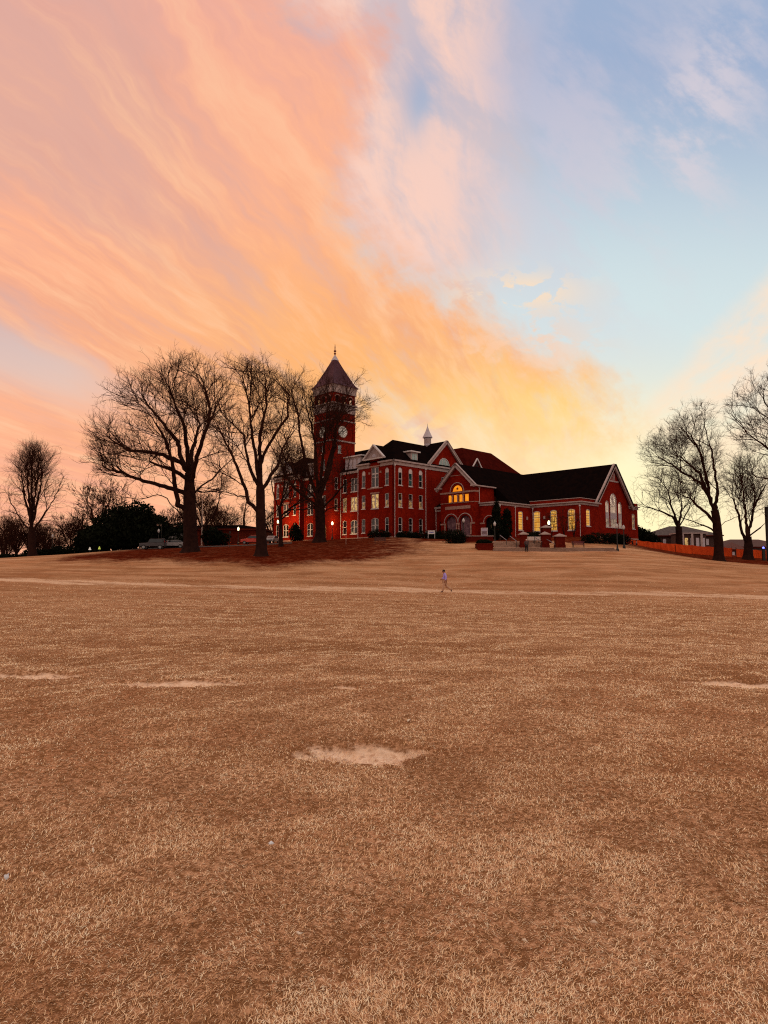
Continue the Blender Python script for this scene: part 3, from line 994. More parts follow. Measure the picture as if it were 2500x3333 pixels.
    # gable over the side wall
    gh = [opening(14.53, 14.42, 3.4, 1.72, 'round', 16)]
    panel(walls, S0, [(9.75, 14.0), (20.15, 14.0), (14.95, 19.15)], gh)
    window(T, S0, 14.53, 14.42, 3.4, 1.72, 'round', GLASS_PALE, frame=0.16, mull=2, rail=False, sill=True, label='half round window high in the side gable')
    tr = MB()
    cornice(tr, S0, 0.0, 20.4, 14.2, ext0=False)
    build_split(tr, 'cornice', TRIM, T)
    cp = MB(); cp.box(-0.02, 0.45, -0.45, 0.02, 13.9, 14.2); cp.box(-0.003, 0.12, -0.12, 0.003, 13.25, 13.897)
    build_split(cp, 'cornice', TRIM, T)
    rk = MB()
    rk.bar((0.28, 9.35, 14.15), (0.28, 15.0, 19.5), 0.6, 0.42, up=(1, 0, 0)); rk.bar((0.28, 20.9, 13.9), (0.28, 14.9, 19.5), 0.6, 0.42, up=(1, 0, 0))
    build_split(rk, 'raking_cornice', TRIM, T)
    st = MB()
    for z in (8.95, 12.9, 3.9):
        pass
    fbox(st, S0, 0.1, 20.3, -0.35, -0.08, -0.12, 0.0)
    build_split(st, 'stone_course', STONE, T)
    # --- other sides of the block
    walls.box(-39.0, -38.65, 0.35, 20.4, -1.5, 14.0); walls.box(-38.65, -0.35, 20.05, 20.4, -1.5, 14.0)
    walls.box(-9.8, -9.45, 0.35, 1.0, -1.5, 14.0); walls.box(-29.55, -29.2, 0.35, 1.0, -1.5, 14.0)
    walls.build('wall', BRICK, T)

    # --- roofs
    rf = MB()
    for xr in (0.0, -29.2):
        xl = xr - 9.8
        e0, e1, yb = xl - 0.35, xr + 0.35, 20.4
        xm = (xl + xr) / 2
        rf.add([(e0, -0.35, 14.2), (e1, -0.35, 14.2), (xm, 4.6, 19.2), (xm, yb, 19.2), (e0, yb, 14.2), (e1, yb, 14.2)],
               [(0, 1, 2), (1, 5, 3, 2), (0, 2, 3, 4), (4, 3, 5)])
    # side gable roof
    rf.add([(0.55, 9.2, 14.1), (0.55, 14.95, 19.62), (0.55, 20.9, 13.9), (-4.9, 14.95, 19.62), (-0.2, 9.6, 14.3), (-4.9, 9.6, 14.3), (-4.9, 20.9, 13.9)],
           [(0, 1, 3, 5, 4), (1, 2, 6, 3)])
    # middle block
    rf.add([(-31.0, 0.7, 13.4), (-8.0, 0.7, 13.4), (-10.8, 6.6, 18.7), (-28.2, 6.6, 18.7), (-31.0, 14.0, 13.4), (-8.0, 14.0, 13.4)],
           [(0, 1, 2, 3), (1, 5, 2), (4, 3, 2, 5), (0, 3, 4)])
    rf.build('roof', SLATE, T)
    # dormer on the side slope of the near pavilion
    d = MB(); d.box(-3.0, -0.30, 5.05, 6.95, 13.9, 16.25)
    do = d.build('dormer', TRIM, T)
    c = MB(); c.box(-3.6, 0.05, 4.6, 7.4, 16.253, 16.5); c.build('dormer_cornice', WHITE, do)
    g = MB(); g.box(-0.298, -0.27, 5.35, 5.95, 14.6, 16.0); g.box(-0.298, -0.27, 6.05, 6.65, 14.6, 16.0); build_split(g, 'dormer_window', GLASS_PALE, do)
    # ventilator on the ridge
    v = MB()
    px_, py_ = -4.9, 14.9
    v.lathe([(0.02, 17.9), (0.78, 19.4), (0.72, 19.45), (0.72, 20.9)], (px_, py_, 0), 8)
    v.lathe([(1.05, 20.95), (1.0, 21.15), (0.45, 22.3), (0.06, 23.4), (0.03, 24.0)], (px_, py_, 0), 8)
    vo = v.build('ventilator', PALE, T)
    lv = MB(); lv.lathe([(0.735, 19.7), (0.735, 20.7)], (px_, py_, 0), 8); lv.build('louvre', TRIM, vo)
    for x, y, z1 in ((0.16, 0.2, 13.2), (0.16, 8.72, 13.2)): downspout(T, x, y, -0.4, z1)
    downspout(T, -9.75, -0.15, -0.4, 13.2); downspout(T, -16.2, 0.85, -0.4, 13.0); downspout(T, -28.95, -0.15, -0.4, 13.2)


build_hall(hall)

# ---------------------------------------------------------------- rear hall with the reddish hipped roof
rear = empty('rear_hall', site(0, 0), -AZ, 'rear brick block with a reddish hipped roof showing above the chapel roof', 'building')
mb = MB(); mb.box(-22, 1.2, 20.75, 44.5, -1.0, 13.0); mb.build('wall', BRICK_DARK, rear)
mb = MB()
mb.add([(1.7, 20.5, 13.0), (1.7, 45.2, 13.0), (-4.0, 35.6, 20.05), (-4.0, 25.0, 20.05), (-22.5, 20.5, 13.0), (-22.5, 45.2, 13.0), (-17, 35.6, 20.05), (-17, 25.0, 20.05)],
       [(0, 1, 2, 3), (1, 5, 6, 2), (5, 4, 7, 6), (4, 0, 3, 7), (3, 2, 6, 7)])
rro = mb.build('roof', REDROOF, rear)
mb = MB(); mb.prism([(0.3, 23.3, 15.2), (0.3, 26.1, 15.2), (0.3, 24.7, 16.95)], (-2.0, 0, 0)); dro = mb.build('roof_dormer', REDROOF, rear)
mb = MB()
for s in (-1, 1): mb.bar((0.42, 24.7 + s * 1.6, 15.1), (0.42, 24.7, 17.1), 0.22, 0.2, up=(1, 0, 0))
mb.bar((0.42, 23.2, 15.1), (0.42, 26.2, 15.1), 0.2, 0.2); mb.build('dormer_trim', WHITE, dro)
mb = MB(); mb.poly([(0.315, 24.1, 15.4), (0.315, 25.3, 15.4), (0.315, 24.7, 16.2)]); mb.build('louvre', HOLE, dro)

# ---------------------------------------------------------------- the clock tower
tower = empty('clock_tower', CORNER, -AZ, 'tall square brick clock tower with white belfry bands and a flared pyramid roof', 'tower')


def build_tower(T):
    x0, x1, y0, y1 = -22.55, -16.45, -1.25, 4.85
    cx, cy = (x0 + x1) / 2, (y0 + y1) / 2
    walls = MB()
    Ff, Fs, Fb, Fl = Face('F', y0), Face('S', x1), Face('B', y1), Face('L', x0)
    # front
    holes = [opening(cx - 0.15, -0.3, 2.1, 3.3, 'round', 14)]
    for z in (6.0, 10.0): holes.append(window(T, Ff, cx, z, 2.0, 2.8, 'flat', GLASS, mull=1))
    holes.append(window(T, Ff, cx, 14.0, 1.6, 2.4, 'round', GLASS)); holes.append(window(T, Ff, cx, 17.5, 0.9, 1.7, 'flat', GLASS_PALE))
    panel(walls, Ff, [(x0, -1.5), (x1, -1.5), (x1, 26.0), (x0, 26.0)], holes)
    holes = [window(T, Fs, y0 + 1.95, 17.5, 0.9, 1.7, 'flat', GLASS_PALE), window(T, Fs, y0 + 1.1, 10.0, 0.8, 2.4, 'flat', GLASS), window(T, Fs, y0 + 1.1, 5.6, 0.8, 2.4, 'flat', GLASS)]
    panel(walls, Fs, [(y0 + .35, -1.5), (y1 - .35, -1.5), (y1 - .35, 26.0), (y0 + .35, 26.0)], holes)
    panel(walls, Fb, [(x0, -1.5), (x1, -1.5), (x1, 26.0), (x0, 26.0)])
    panel(walls, Fl, [(y0 + .35, -1.5), (y1 - .35, -1.5), (y1 - .35, 26.0), (y0 + .35, 26.0)])
    # belfry stage: open arches on all four sides
    for f, a, b in ((Ff, x0, x1), (Fs, y0 + .35, y1 - .35), (Fb, x0, x1), (Fl, y0 + .35, y1 - .35)):
        m = (a + b) / 2
        hs = [opening(m + k * 1.75, 28.02, 1.15, 1.55, 'round', 12) for k in (-1, 0, 1)]
        panel(walls, f, [(a, 26.0), (b, 26.0), (b, 30.4), (a, 30.4)], hs)
        # corner strips
    for f, a, b in ((Ff, x0, x1), (Fs, y0, y1)):
        for q in (a, b - 0.7):
            fbox(walls, f, q, q + 0.7, 20.3, 24.2, -0.12, -0.002)
    walls.box(x0 + .4, x1 - .4, y0 + .4, y1 - .4, 26.5, 27.4)
    walls.build('wall', BRICK, T)
    # white belfry band, strings and eaves frieze
    tr = MB()
    k = 0.14
    def band(z0, z1, k):
        tr.box(x0 - k, x1 + k, y0 - k, y0 - .003, z0, z1); tr.box(x0 - k, x1 + k, y1 + .003, y1 + k, z0, z1)
        tr.box(x0 - k, x0 - .003, y0 - .003, y1 + .003, z0, z1); tr.box(x1 + .003, x1 + k, y0 - .003, y1 + .003, z0, z1)
    band(26.1, 27.7, 0.10); band(27.703, 27.95, 0.42); band(24.25, 24.5, 0.14); band(19.9, 20.2, 0.14)
    band(30.1, 31.0, 0.22)
    build_split(tr, 'belfry_band', TRIM, T)
    # cove under the eaves
    cv = MB(); prof = [(3.27, 31.0), (3.35, 31.35), (3.48, 31.62), (3.58, 31.68)]
    vs = []
    for r, z in prof: vs += [(cx + sx * r, cy + sy * r, z) for sx, sy in ((-1, -1), (1, -1), (1, 1), (-1, 1))]
    fs = [(i * 4 + j, i * 4 + (j + 1) % 4, (i + 1) * 4 + (j + 1) % 4, (i + 1) * 4 + j) for i in range(len(prof) - 1) for j in range(4)]
    cv.add(vs, fs); cv.build('eaves_cove', TRIM, T)
    # voussoirs
    ar = MB()
    for f, a, b in ((Ff, x0, x1), (Fs, y0, y1)):
        m = (a + b) / 2
        for q in (-1, 0, 1): arc_band(ar, f, m + q * 1.75, 28.99, 0.62, 0.80, -0.09, 0.0, 15, 165)
    build_split(ar, 'arch_moulding', STONE, T)
    # roof
    rp = [(3.62, 31.68), (3.64, 31.76), (3.22, 32.15), (2.82, 32.8), (2.45, 33.6), (1.46, 35.7), (0.47, 37.95)]
    rm = MB(); vs = []
    for r, z in rp: vs += [(cx + sx * r, cy + sy * r, z) for sx, sy in ((-1, -1), (1, -1), (1, 1), (-1, 1))]
    fs = [(i * 4 + j, i * 4 + (j + 1) % 4, (i + 1) * 4 + (j + 1) % 4, (i + 1) * 4 + j) for i in range(len(rp) - 1) for j in range(4)]
    fs.append((0, 3, 2, 1)); rm.add(vs, fs)
    # standing seams
    for side in range(4):
        for q in np.linspace(-0.92, 0.92, 15):
            pts = []
            for r, z in rp[1:]:
                c = {0: (q * r, -r), 1: (r, q * r), 2: (q * r, r), 3: (-r, q * r)}[side]
                pts.append((cx + c[0], cy + c[1], z))
            # seams run straight down the slope, so they meet the hips
            rm.tube(pts, 0.045, 4, False)
    ro = rm.build('roof', TINROOF, T)
    cap = MB(); vs = []
    for r, z in ((0.60, 37.9), (0.10, 39.1)): vs += [(cx + sx * r, cy + sy * r, z) for sx, sy in ((-1, -1), (1, -1), (1, 1), (-1, 1))]
    cap.add(vs, [(0, 1, 5, 4), (1, 2, 6, 5), (2, 3, 7, 6), (3, 0, 4, 7), (4, 5, 6, 7), (3, 2, 1, 0)])
    cap.build('roof_cap', PALE, ro)
    fi = MB(); fi.lathe([(0.12, 39.0), (0.10, 39.2), (0.28, 39.45), (0.10, 39.65), (0.10, 39.75), (0.32, 40.0), (0.10, 40.25), (0.09, 40.5), (0.11, 40.8), (0.03, 41.5)], (cx, cy, 0), 10)
    fi.build('finial', mat('rusty_finial', (0.22, 0.03, 0.015), 0.6), T)
    # clocks
    face_m = mat('clock_white', (0.90, 0.86, 0.78), 0.5, (0.82, 0.78, 0.70), 1.0)
    for f, u in ((Ff, cx), (Fs, y0 + 2.72)):
        zc = 22.05; r = 1.16
        d = MB(); n = 36
        ps = [(u + r * math.cos(2 * math.pi * i / n), zc + r * math.sin(2 * math.pi * i / n)) for i in range(n)]
        d.add([f.p(a, b, -0.06) for a, b in ps] + [f.p(a, b, 0.0) for a, b in ps], [tuple(range(n))] + [(i, (i + 1) % n, (i + 1) % n + n, i + n) for i in range(n)])
        do = d.build('clock_face', face_m, T)
        rg = MB(); arc_band(rg, f, u, zc, r, r + 0.10, -0.09, 0.0, 0, 360, 36); rg.build('clock_rim', STONE, do)
        tk = MB()
        for i in range(12):
            a = 2 * math.pi * i / 12
            c, s = math.cos(a), math.sin(a)
            q = [(u + c * ra - s * w_, zc + s * ra + c * w_) for ra, w_ in ((0.80, -.045), (1.06, -.06), (1.06, .06), (0.80, .045))]
            tk.prism([f.p(a_, b_, -0.075) for a_, b_ in q], Vector(f.p(0, 0, .013)) - Vector(f.p(0, 0, 0)))
        tk.build('hour_marks', DARK, do)
        hd = MB(); fbox(hd, f, u - .045, u + .045, zc - .2, zc + 0.98, -0.10, -0.08); hd.build('minute_hand', DARK, do)
        hd = MB(); fbox(hd, f, u - .06, u + .06, zc - 0.68, zc + .1, -0.08, -0.062); hd.build('hour_hand', DARK, do)
    # entrance: deep porch behind the arch
    en = MB(); arc_band(en, Ff, cx - .15, 1.95, 1.06, 1.34, -0.12, 0.0); 
    for s in (-1, 1): fbox(en, Ff, cx - .15 + s * 1.2 - .15, cx - .15 + s * 1.2 + .15, -0.5, 1.945, -0.12, 0.0)
    en.build('entrance_arch', mat('sandstone', (0.42, 0.22, 0.12), 0.9, (0.34, 0.17, 0.09)), T)
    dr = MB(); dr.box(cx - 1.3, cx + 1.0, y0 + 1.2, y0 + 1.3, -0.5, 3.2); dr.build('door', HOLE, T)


build_tower(tower)
# ---------------------------------------------------------------- the chapel on the right
chapel = empty('brick_chapel', CORNER, -AZ, 'single storey red brick chapel with a long dark roof, gabled entrance porch and arched windows', 'chapel')


def build_chapel(T):
    W = MB()
    # ---- entrance porch: front gable
    xl, xr, yf = 2.88, 11.08, 10.0
    xc = 6.98
    Fp = Face('F', yf)
    arches = [opening(5.45, -0.25, 2.56, 4.05, 'round', 18), opening(8.80, -0.25, 2.56, 4.05, 'round', 18)]
    holes = list(arches)
    lun = opening(6.98, 8.40, 2.46, 1.23, 'round', 16)
    holes.append(lun)
    us = (5.22, 6.52, 7.86, 9.22)
    for u in us: holes.append(opening(u, 6.36, 0.98, 1.46, 'flat'))
    out = [(xl, -1.5), (xr, -1.5), (xr, 9.45), (xc, 13.35), (xl, 9.45)]
    panel(W, Fp, out, holes)
    # side walls of the porch and upper transept
    Sp = Face('S', xr)
    panel(W, Sp, [(yf + .35, -1.5), (16.0, -1.5), (16.0, 9.3), (yf + .35, 9.3)])
    W.box(xl, xl + .35, yf + .35, 20.0, -1.5, 9.3)
    W.box(xl + .35, xr - .35, 15.65, 16.0, -1.5, 9.2)
    W.box(xl + .35, xr - .35, yf + .36, 15.6, 4.9, 5.1)
    # link to the hall
    Fl = Face('F', 11.6)
    panel(W, Fl, [(0.02, -1.5), (xl - .005, -1.5), (xl - .005, 5.7), (0.02, 5.7)], [opening(1.75, -0.3, 1.3, 3.4, 'round', 12)])
    # ---- loggia wing right of the porch
    y2, x2 = 11.45, 15.29
    F2 = Face('F', y2)
    panel(W, F2, [(xr + .003, -1.5), (x2, -1.5), (x2, 5.6), (xr + .003, 5.6)], [opening(13.3, -0.3, 1.95, 3.6, 'round', 16)])
    S2 = Face('S', x2)
    h2 = [window(T, S2, 18.5, 1.05, 1.55, 3.65, 'seg', LEADED, bars=(3.5, 4.0), rail=False, frame=0.14)]
    panel(W, S2, [(y2 + .35, -1.5), (22.1, -1.5), (22.1, 5.6), (y2 + .35, 5.6)], h2)
    # ---- aisle
    y3, x3 = 22.1, 25.66
    F3 = Face('F', y3)
    h3 = []
    for i, u in enumerate((16.45, 20.08, 23.75)):
        h3.append(window(T, F3, u, 0.88, 1.5, 3.94, 'seg', LEADED, bars=(3.5, 4.0), rail=False, frame=0.14))
    panel(W, F3, [(x2 + .003, -1.5), (x3, -1.5), (x3, 5.6), (x2 + .003, 5.6)], h3)
    S3 = Face('S', x3)
    h4 = [window(T, S3, 24.75, 1.66, 1.45, 3.14, 'seg', LEADED, bars=(3.6, 4.0), rail=False, frame=0.14)]
    panel(W, S3, [(y3 + .35, -1.5), (27.9, -1.5), (27.9, 5.6), (y3 + .35, 5.6)], h4)
    # parapet above the aisle
    pz = 6.7
    W.box(x2 - 0.6, x3 - .35, y3 + .45, y3 + .75, 6.05, pz); W.box(x3 - .65, x3 - .352, y3 + .752, 28.6, 6.05, pz)
    # ---- nave gable at the right end
    xg, yc = 25.26, 35.5
    Sg = Face('S', xg)
    hg = []
    cen = opening(35.44, 1.85, 2.7, 6.65, 'round', 18); lw = opening(32.92, 1.85, 1.42, 5.1, 'round', 12); rw = opening(38.16, 1.85, 1.42, 5.1, 'round', 12)
    hg += [cen, lw, rw]
    hg.append(window(T, Sg, 43.95, 1.85, 1.3, 3.1, 'seg', LIT_LOW, rail=True))
    panel(W, Sg, [(27.5, -1.5), (45.9, -1.5), (45.9, 6.2), (42.7, 6.6), (yc, 13.75), (28.3, 6.6), (27.5, 6.2)], hg)
    W.box(-4, xg - .35, 45.55, 45.9, -1.5, 6.2)
    W.box(xg - 1.2, xg + .05, 43.4, 45.95, 6.5, 7.1)
    W.build('wall', BRICK, T)

    # ---- white work: cornices
    tr = MB()
    def corn(face, u0, u1, z, e0, e1):
        fbox(tr, face, u0 - e0, u1 + e1, z - 0.20, z, -0.45, 0.02)
        fbox(tr, face, u0 - e0 * .3, u1 + e1 * .3, z - 0.62, z - 0.203, -0.13, -0.003)
    corn(F2, xr + .1, x2, 6.05, 0, 0.45)
    corn(F3, x2 + .1, x3, 6.1, 0, 0.45)
    build_split(tr, 'cornice', TRIM, T)
    tr = MB()
    corn(S2, y2 + .03, y3 - .48, 6.048, 0, 0); corn(S3, y3 + .03, 28.2, 6.098, 0, 0.9)
    corn(Sg, 42.1, 45.9, 6.45, 0.2, 0.4)
    fbox(tr, Fl, 0.1, xl - .01, 5.55, 5.9, -0.4, 0.0); fbox(tr, Fl, 0.1, xl - .01, 5.0, 5.3, -0.1, 0.0)
    # thin white rail along the parapet
    tr.box(x2 - 0.7, x3 - .25, y3 + .38, y3 + .82, pz + .003, pz + .11); tr.box(x3 - .72, x3 - .25, y3 + .823, 28.7, pz + .003, pz + .11)
    build_split(tr, 'cornice', TRIM, T)
    # flat roofs behind the cornices
    fr = MB(); fr.box(xr + .02, x2 - .02, y2 + .02, 16.0, 5.7, 5.98); fr.box(x2 - .7, x3 - .36, y3 + .36, 29, 5.7, 6.0); fr.box(0.02, xl - .02, 11.64, 20.0, 5.6, 5.85)
    build_split(fr, 'flat_roof', SLATE, T)
    # lean-to roof over the link
    lr = MB(); lr.add([(0.05, 11.5, 5.95), (xl - .02, 11.5, 5.95), (xl - .02, 14.5, 8.9), (0.05, 14.5, 6.2)], [(0, 1, 2, 3)]); lr.build('link_roof', SLATE, T)

    # ---- big roofs
    rf = MB()
    sl = (13.65 - 9.38) / (xr + .4 - xc)      # porch roof pitch
    zr = 13.68
    # porch roof, left and right of its ridge
    rf.add([(xc, yf - .75, zr), (xc, 36.0, zr), (xl - .75, 36.0, zr - (xc - xl + .75) * sl), (xl - .75, yf - .75, zr - (xc - xl + .75) * sl)], [(0, 1, 2, 3)])
    rf.add([(xc, yf - .75, zr), (xr + .45, yf - .75, zr - (xr + .45 - xc) * sl), (xr + .45, 15.9, zr - (xr + .45 - xc) * sl), (xc, 15.9, zr)], [(0, 1, 2, 3)])
    # wider transept behind: the slope runs on down to the low cornice
    zlow = 6.0; xlow = xc + (zr - zlow) / sl
    rf.add([(xc, 15.9, zr), (xlow, 15.9, zlow), (xlow, 29.5, zlow), (xc, 36.0, zr)], [(0, 1, 2, 3)])
    rf.add([(xr + .45, 15.9, zr - (xr + .45 - xc) * sl), (xlow, 15.9, zlow), (xr + .45, 15.9, zlow)], [(0, 1, 2)])
    # nave
    nz, hw = 14.25, 7.55
    ne = nz - hw * 1.06
    xe = xg + 0.85
    rf.add([(-4, yc, nz), (xe, yc, nz), (xe, yc - hw, ne), (-4, yc - hw, ne)], [(0, 1, 2, 3)])
    rf.add([(-4, yc, nz), (xe, yc, nz), (xe, yc + hw, ne), (-4, yc + hw, ne)], [(0, 1, 2, 3)])
    rf.add([(-4, yc - hw, ne), (-4, yc + hw, ne), (-4, yc, nz)], [(0, 1, 2)])
    rf.add([(xlow, 22.5, 6.0), (xe - 1.2, 28.6, 6.4), (xlow, 28.6, 6.4)], [(0, 1, 2)])
    ro = rf.build('roof', SLATE, T)
    # raking cornices of the nave gable (deep white soffit)
    rk = MB()
    for s in (-1, 1):
        p0 = (xg + .42, yc + s * (hw + .15), ne - .40); p1 = (xg + .42, yc + s * 0.02, nz - .22)
        rk.bar(p0, p1, 0.84, 0.34, up=(1, 0, 0))
    build_split(rk, 'raking_cornice', TRIM, ro)
    # porch raking cornices
    rk = MB()
    for s in (-1, 1):
        e = xl - .8 if s < 0 else xr + .5
        rk.bar((e, yf - .42, zr - abs(e - xc) * sl - .25), (xc - s * .1, yf - .42, zr - .16), 0.66, 0.42, up=(0, 1, 0))
    rk.box(xl - 1.0, xl + .35, yf - .8, yf - .02, 9.05, 9.33)
    rk.box(xr - .35, xr + .75, yf - .8, yf - .02, 9.02, 9.3)
    rk.box(xr + .003, xr + .62, yf - .015, 15.9, 9.05, 9.28)
    build_split(rk, 'raking_cornice', TRIM, T)

    # ---- porch details
    st = MB()
    fbox(st, Fp, xl - .06, xr + .06, 8.05, 8.38, -0.10, -0.002) if False else None
    fbox(st, Fp, xl - .08, 6.98 - 1.72, 8.05, 8.37, -0.09, 0.0); fbox(st, Fp, 6.98 + 1.72, xr + .08, 8.05, 8.37, -0.09, 0.0)
    fbox(st, Fp, 6.98 - 1.717, 6.98 + 1.717, 8.05, 8.30, -0.085, 0.0)
    fbox(st, Fp, xl - .08, xr + .08, 6.18, 6.30, -0.08, 0.0)
    fbox(st, Sp, yf + .01, 11.4, 8.05, 8.37, -0.08, 0.0); fbox(st, Sp, yf + .01, 11.4, 6.18, 6.30, -0.075, 0.0)
    fbox(st, Fp, 4.0, 10.1, 5.03, 5.62, -0.06, 0.0)
    fbox(st, Fp, 5.4, 8.56, 11.38, 11.50, -0.06, 0.0)
    fbox(st, Fp, xl - .06, 4.17, 2.15, 2.45, -0.07, 0.0); fbox(st, Fp, 6.73, 7.52, 2.15, 2.45, -0.07, 0.0); fbox(st, Fp, 10.08, xr + .05, 2.15, 2.45, -0.07, 0.0)
    fbox(st, F2, xr + .1, 12.3, 2.1, 2.35, -0.07, 0.0); fbox(st, F2, 14.3, x2 + .05, 2.1, 2.35, -0.07, 0.0)
    fbox(st, Fp, xl - .1, 4.17, -0.25, 0.25, -0.1, 0.0); fbox(st, Fp, 6.73, 7.52, -0.25, 0.25, -0.1, 0.0)
    build_split(st, 'stone_course', STONE, T)
    co = MB()
    for u in (4.0, 6.86, 7.40, 10.25):
        co.lathe([(0.17, 0.25), (0.14, 0.35), (0.13, 1.9), (0.2, 2.15)], (u, yf - .12, 0), 10)
    build_split(co, 'porch_column', STONE, T)
    ar = MB()
    for u in (5.45, 8.80): arc_band(ar, Fp, u, 2.52, 1.60, 1.74, -0.10, 0.0)
    arc_band(ar, Fp, 6.98, 8.40, 1.58, 1.72, -0.11, 0.0)
    arc_band(ar, F2, 13.3, 2.32, 1.22, 1.34, -0.08, 0.0)
    build_split(ar, 'arch_moulding', TRIM, T)
    # amber lunette with a star, and the row of four amber lights
    fm = MB(); ring(fm, Fp, lun, shrink(lun, 0.07), 0.08, 0.18)
    wo = fm.build('lunette_window', BRICK_DARK, T); wo['label'] = 'half round amber window with a star'
    g = MB(); g.add([Fp.p(a, b, 0.14) for a, b in shrink(lun, .04)], [tuple(range(len(lun)))]); g.build('pane', AMBER, wo)
    sm = MB(); pts = []
    for i in range(10):
        a = math.pi / 2 + i * math.pi / 5; r = 0.36 if i % 2 == 0 else 0.15
        pts.append(Fp.p(6.95 + r * math.cos(a), 8.92 + r * math.sin(a), 0.10))
    c0 = Fp.p(6.95, 8.92, 0.10); sm.add(pts + [c0], [(i, (i + 1) % 10, 10) for i in range(10)])
    sm.build('star', mat('star_red', (0.16, 0.02, 0.01), 0.6), wo)
    for u in us:
        o_ = opening(u, 6.36, 0.98, 1.46, 'flat')
        f = MB(); ring(f, Fp, o_, shrink(o_, 0.06), 0.08, 0.18); w = f.build('window', BRICK_DARK, T); w['label'] = 'amber lit window in a row of four'
        g = MB(); g.add([Fp.p(a, b, 0.14) for a, b in shrink(o_, .03)], [(0, 1, 2, 3)]); g.build('pane', AMBER, w)
    cl = MB()
    for u in (5.87, 7.19, 8.54): cl.lathe([(0.2, 6.32), (0.15, 6.45), (0.14, 7.45), (0.24, 7.7), (0.24, 7.8)], (u, yf - .13, 0), 10)
    build_split(cl, 'window_column', STONE, T)
    # sheeting hung in the porch arches
    for k, u in enumerate((5.45, 8.80)):
        n, m_ = 26, 8
        vs, fs = [], []
        for j in range(m_ + 1):
            for i in range(n + 1):
                uu = u - 1.45 + 2.9 * i / n
                z = -0.3 + 4.2 * j / m_
                d = 0.55 + 0.10 * math.sin(i * 1.9 + k) + 0.08 * math.sin(i * 0.7 + j * 0.5 + 2 * k)
                vs.append(Fp.p(uu + 0.12 * math.sin(j * 0.8 + k), z, d))
        fs = [(j * (n + 1) + i, j * (n + 1) + i + 1, (j + 1) * (n + 1) + i + 1, (j + 1) * (n + 1) + i) for j in range(m_) for i in range(n)]
        q = MB(); q.add(vs, fs); q.build('dust_sheet', mat('plum_sheet', (0.10, 0.035, 0.055), 0.7, (0.20, 0.10, 0.11), 1.6), T, smooth=True)
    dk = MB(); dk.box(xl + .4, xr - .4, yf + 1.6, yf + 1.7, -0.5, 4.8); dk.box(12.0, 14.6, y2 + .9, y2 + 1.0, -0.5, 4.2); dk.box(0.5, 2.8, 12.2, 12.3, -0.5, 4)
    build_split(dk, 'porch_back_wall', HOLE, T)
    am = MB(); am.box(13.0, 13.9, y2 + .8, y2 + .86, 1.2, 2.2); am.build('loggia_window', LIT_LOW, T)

    # ---- triple window in the nave gable
    for nm, hole, zs in (('window', cen, 4.64), ('window', lw, 4.64), ('window', rw, 4.64)):
        f = MB(); ring(f, Sg, hole, shrink(hole, 0.13), 0.04, 0.2)
        us_ = [p[0] for p in hole]; l, r = min(us_) + .1, max(us_) - .1; mid = (l + r) / 2
        zt = max(p[1] for p in hole)
        fbox(f, Sg, l, r, 4.50, 4.74, 0.03, 0.2)
        nb = 4 if nm == 'window' and r - l > 2 else 1
        if nb == 4:
            rc = (r - l) / 2; zc = zt - rc - .12
            for i in range(12):
                a = 2 * math.pi * i / 12
                f.bar(Sg.p(mid + .12 * math.cos(a), zc + .12 * math.sin(a), .12), Sg.p(mid + rc * math.cos(a), zc + rc * math.sin(a), .12), 0.07, 0.07)
            arc_band(f, Sg, mid, zc, rc * .96, rc * 1.03, 0.08, 0.17, 0, 360, 32)
            for i in range(1, 6): fbox(f, Sg, l + (r - l) * i / 6 - .03, l + (r - l) * i / 6 + .03, 4.74, zc - rc + .15, .1, .17)
        for i in range(1, nb + 1): fbox(f, Sg, l + (r - l) * i / (nb + 1) - .035, l + (r - l) * i / (nb + 1) + .035, 1.9, 3.5, .1, .17)
        if nb == 1: fbox(f, Sg, mid - .03, mid + .03, 4.74, zt - .1, .1, .17)
        wo = f.build('window', WHITE, T)
        g = MB(); inn = [p for p in shrink(hole, .08)]
        up = [(l - .02, 4.6), (r + .02, 4.6)] + [p for p in inn if p[1] > 4.6]
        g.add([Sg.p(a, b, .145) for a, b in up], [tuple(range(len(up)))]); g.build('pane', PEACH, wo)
        g = MB(); fbox(g, Sg, l - .02, r + .02, 1.92, 3.5, .145, .16); g.build('pane', PEACH_DIM, wo)
        g = MB(); fbox(g, Sg, l - .02, r + .02, 3.5, 4.5, .06, .16); g.build('panel', PALE, wo)
        g = MB(); fbox(g, Sg, l - .25, r + .25, 1.70, 1.845, -0.1, .15); g.build('sill', WHITE, wo)
    ld = MB(); fbox(ld, Sg, 33.35, 37.75, 10.75, 11.05, -0.07, 0.0)
    for q in (35.0, 35.55, 36.1): fbox(ld, Sg, q - .08, q + .08, 11.1, 12.5, -0.10, 0.0)
    build_split(ld, 'gable_band', TRIM, T)
    bs = MB(); fbox(bs, Sg, 27.6, 45.8, -0.4, -0.1, -0.1, 0.0); build_split(bs, 'stone_course', STONE, T)
    # small bell-shaped fittings beside the windows
    ss = MB(); ss.box(17.95, 18.35, y3 - .14, y3, 3.2, 3.75); ss.box(x2 + .002, x2 + .15, 20.3, 20.7, 3.1, 3.7); build_split(ss, 'wall_lamp', TRIM, T)
    downspout(T, xr + .12, 11.3, 6.1, 9.0); downspout(T, x2 + .12, 16.6, -.3, 5.3); downspout(T, x2 + .4, y3 - .12, -.3, 5.3); downspout(T, x3 - .1, y3 - .14, -.3, 5.3); downspout(T, 0.35, 11.45, -.3, 5.4)
    downspout(T, x2 + .12, 11.8, 4.4, 5.4)


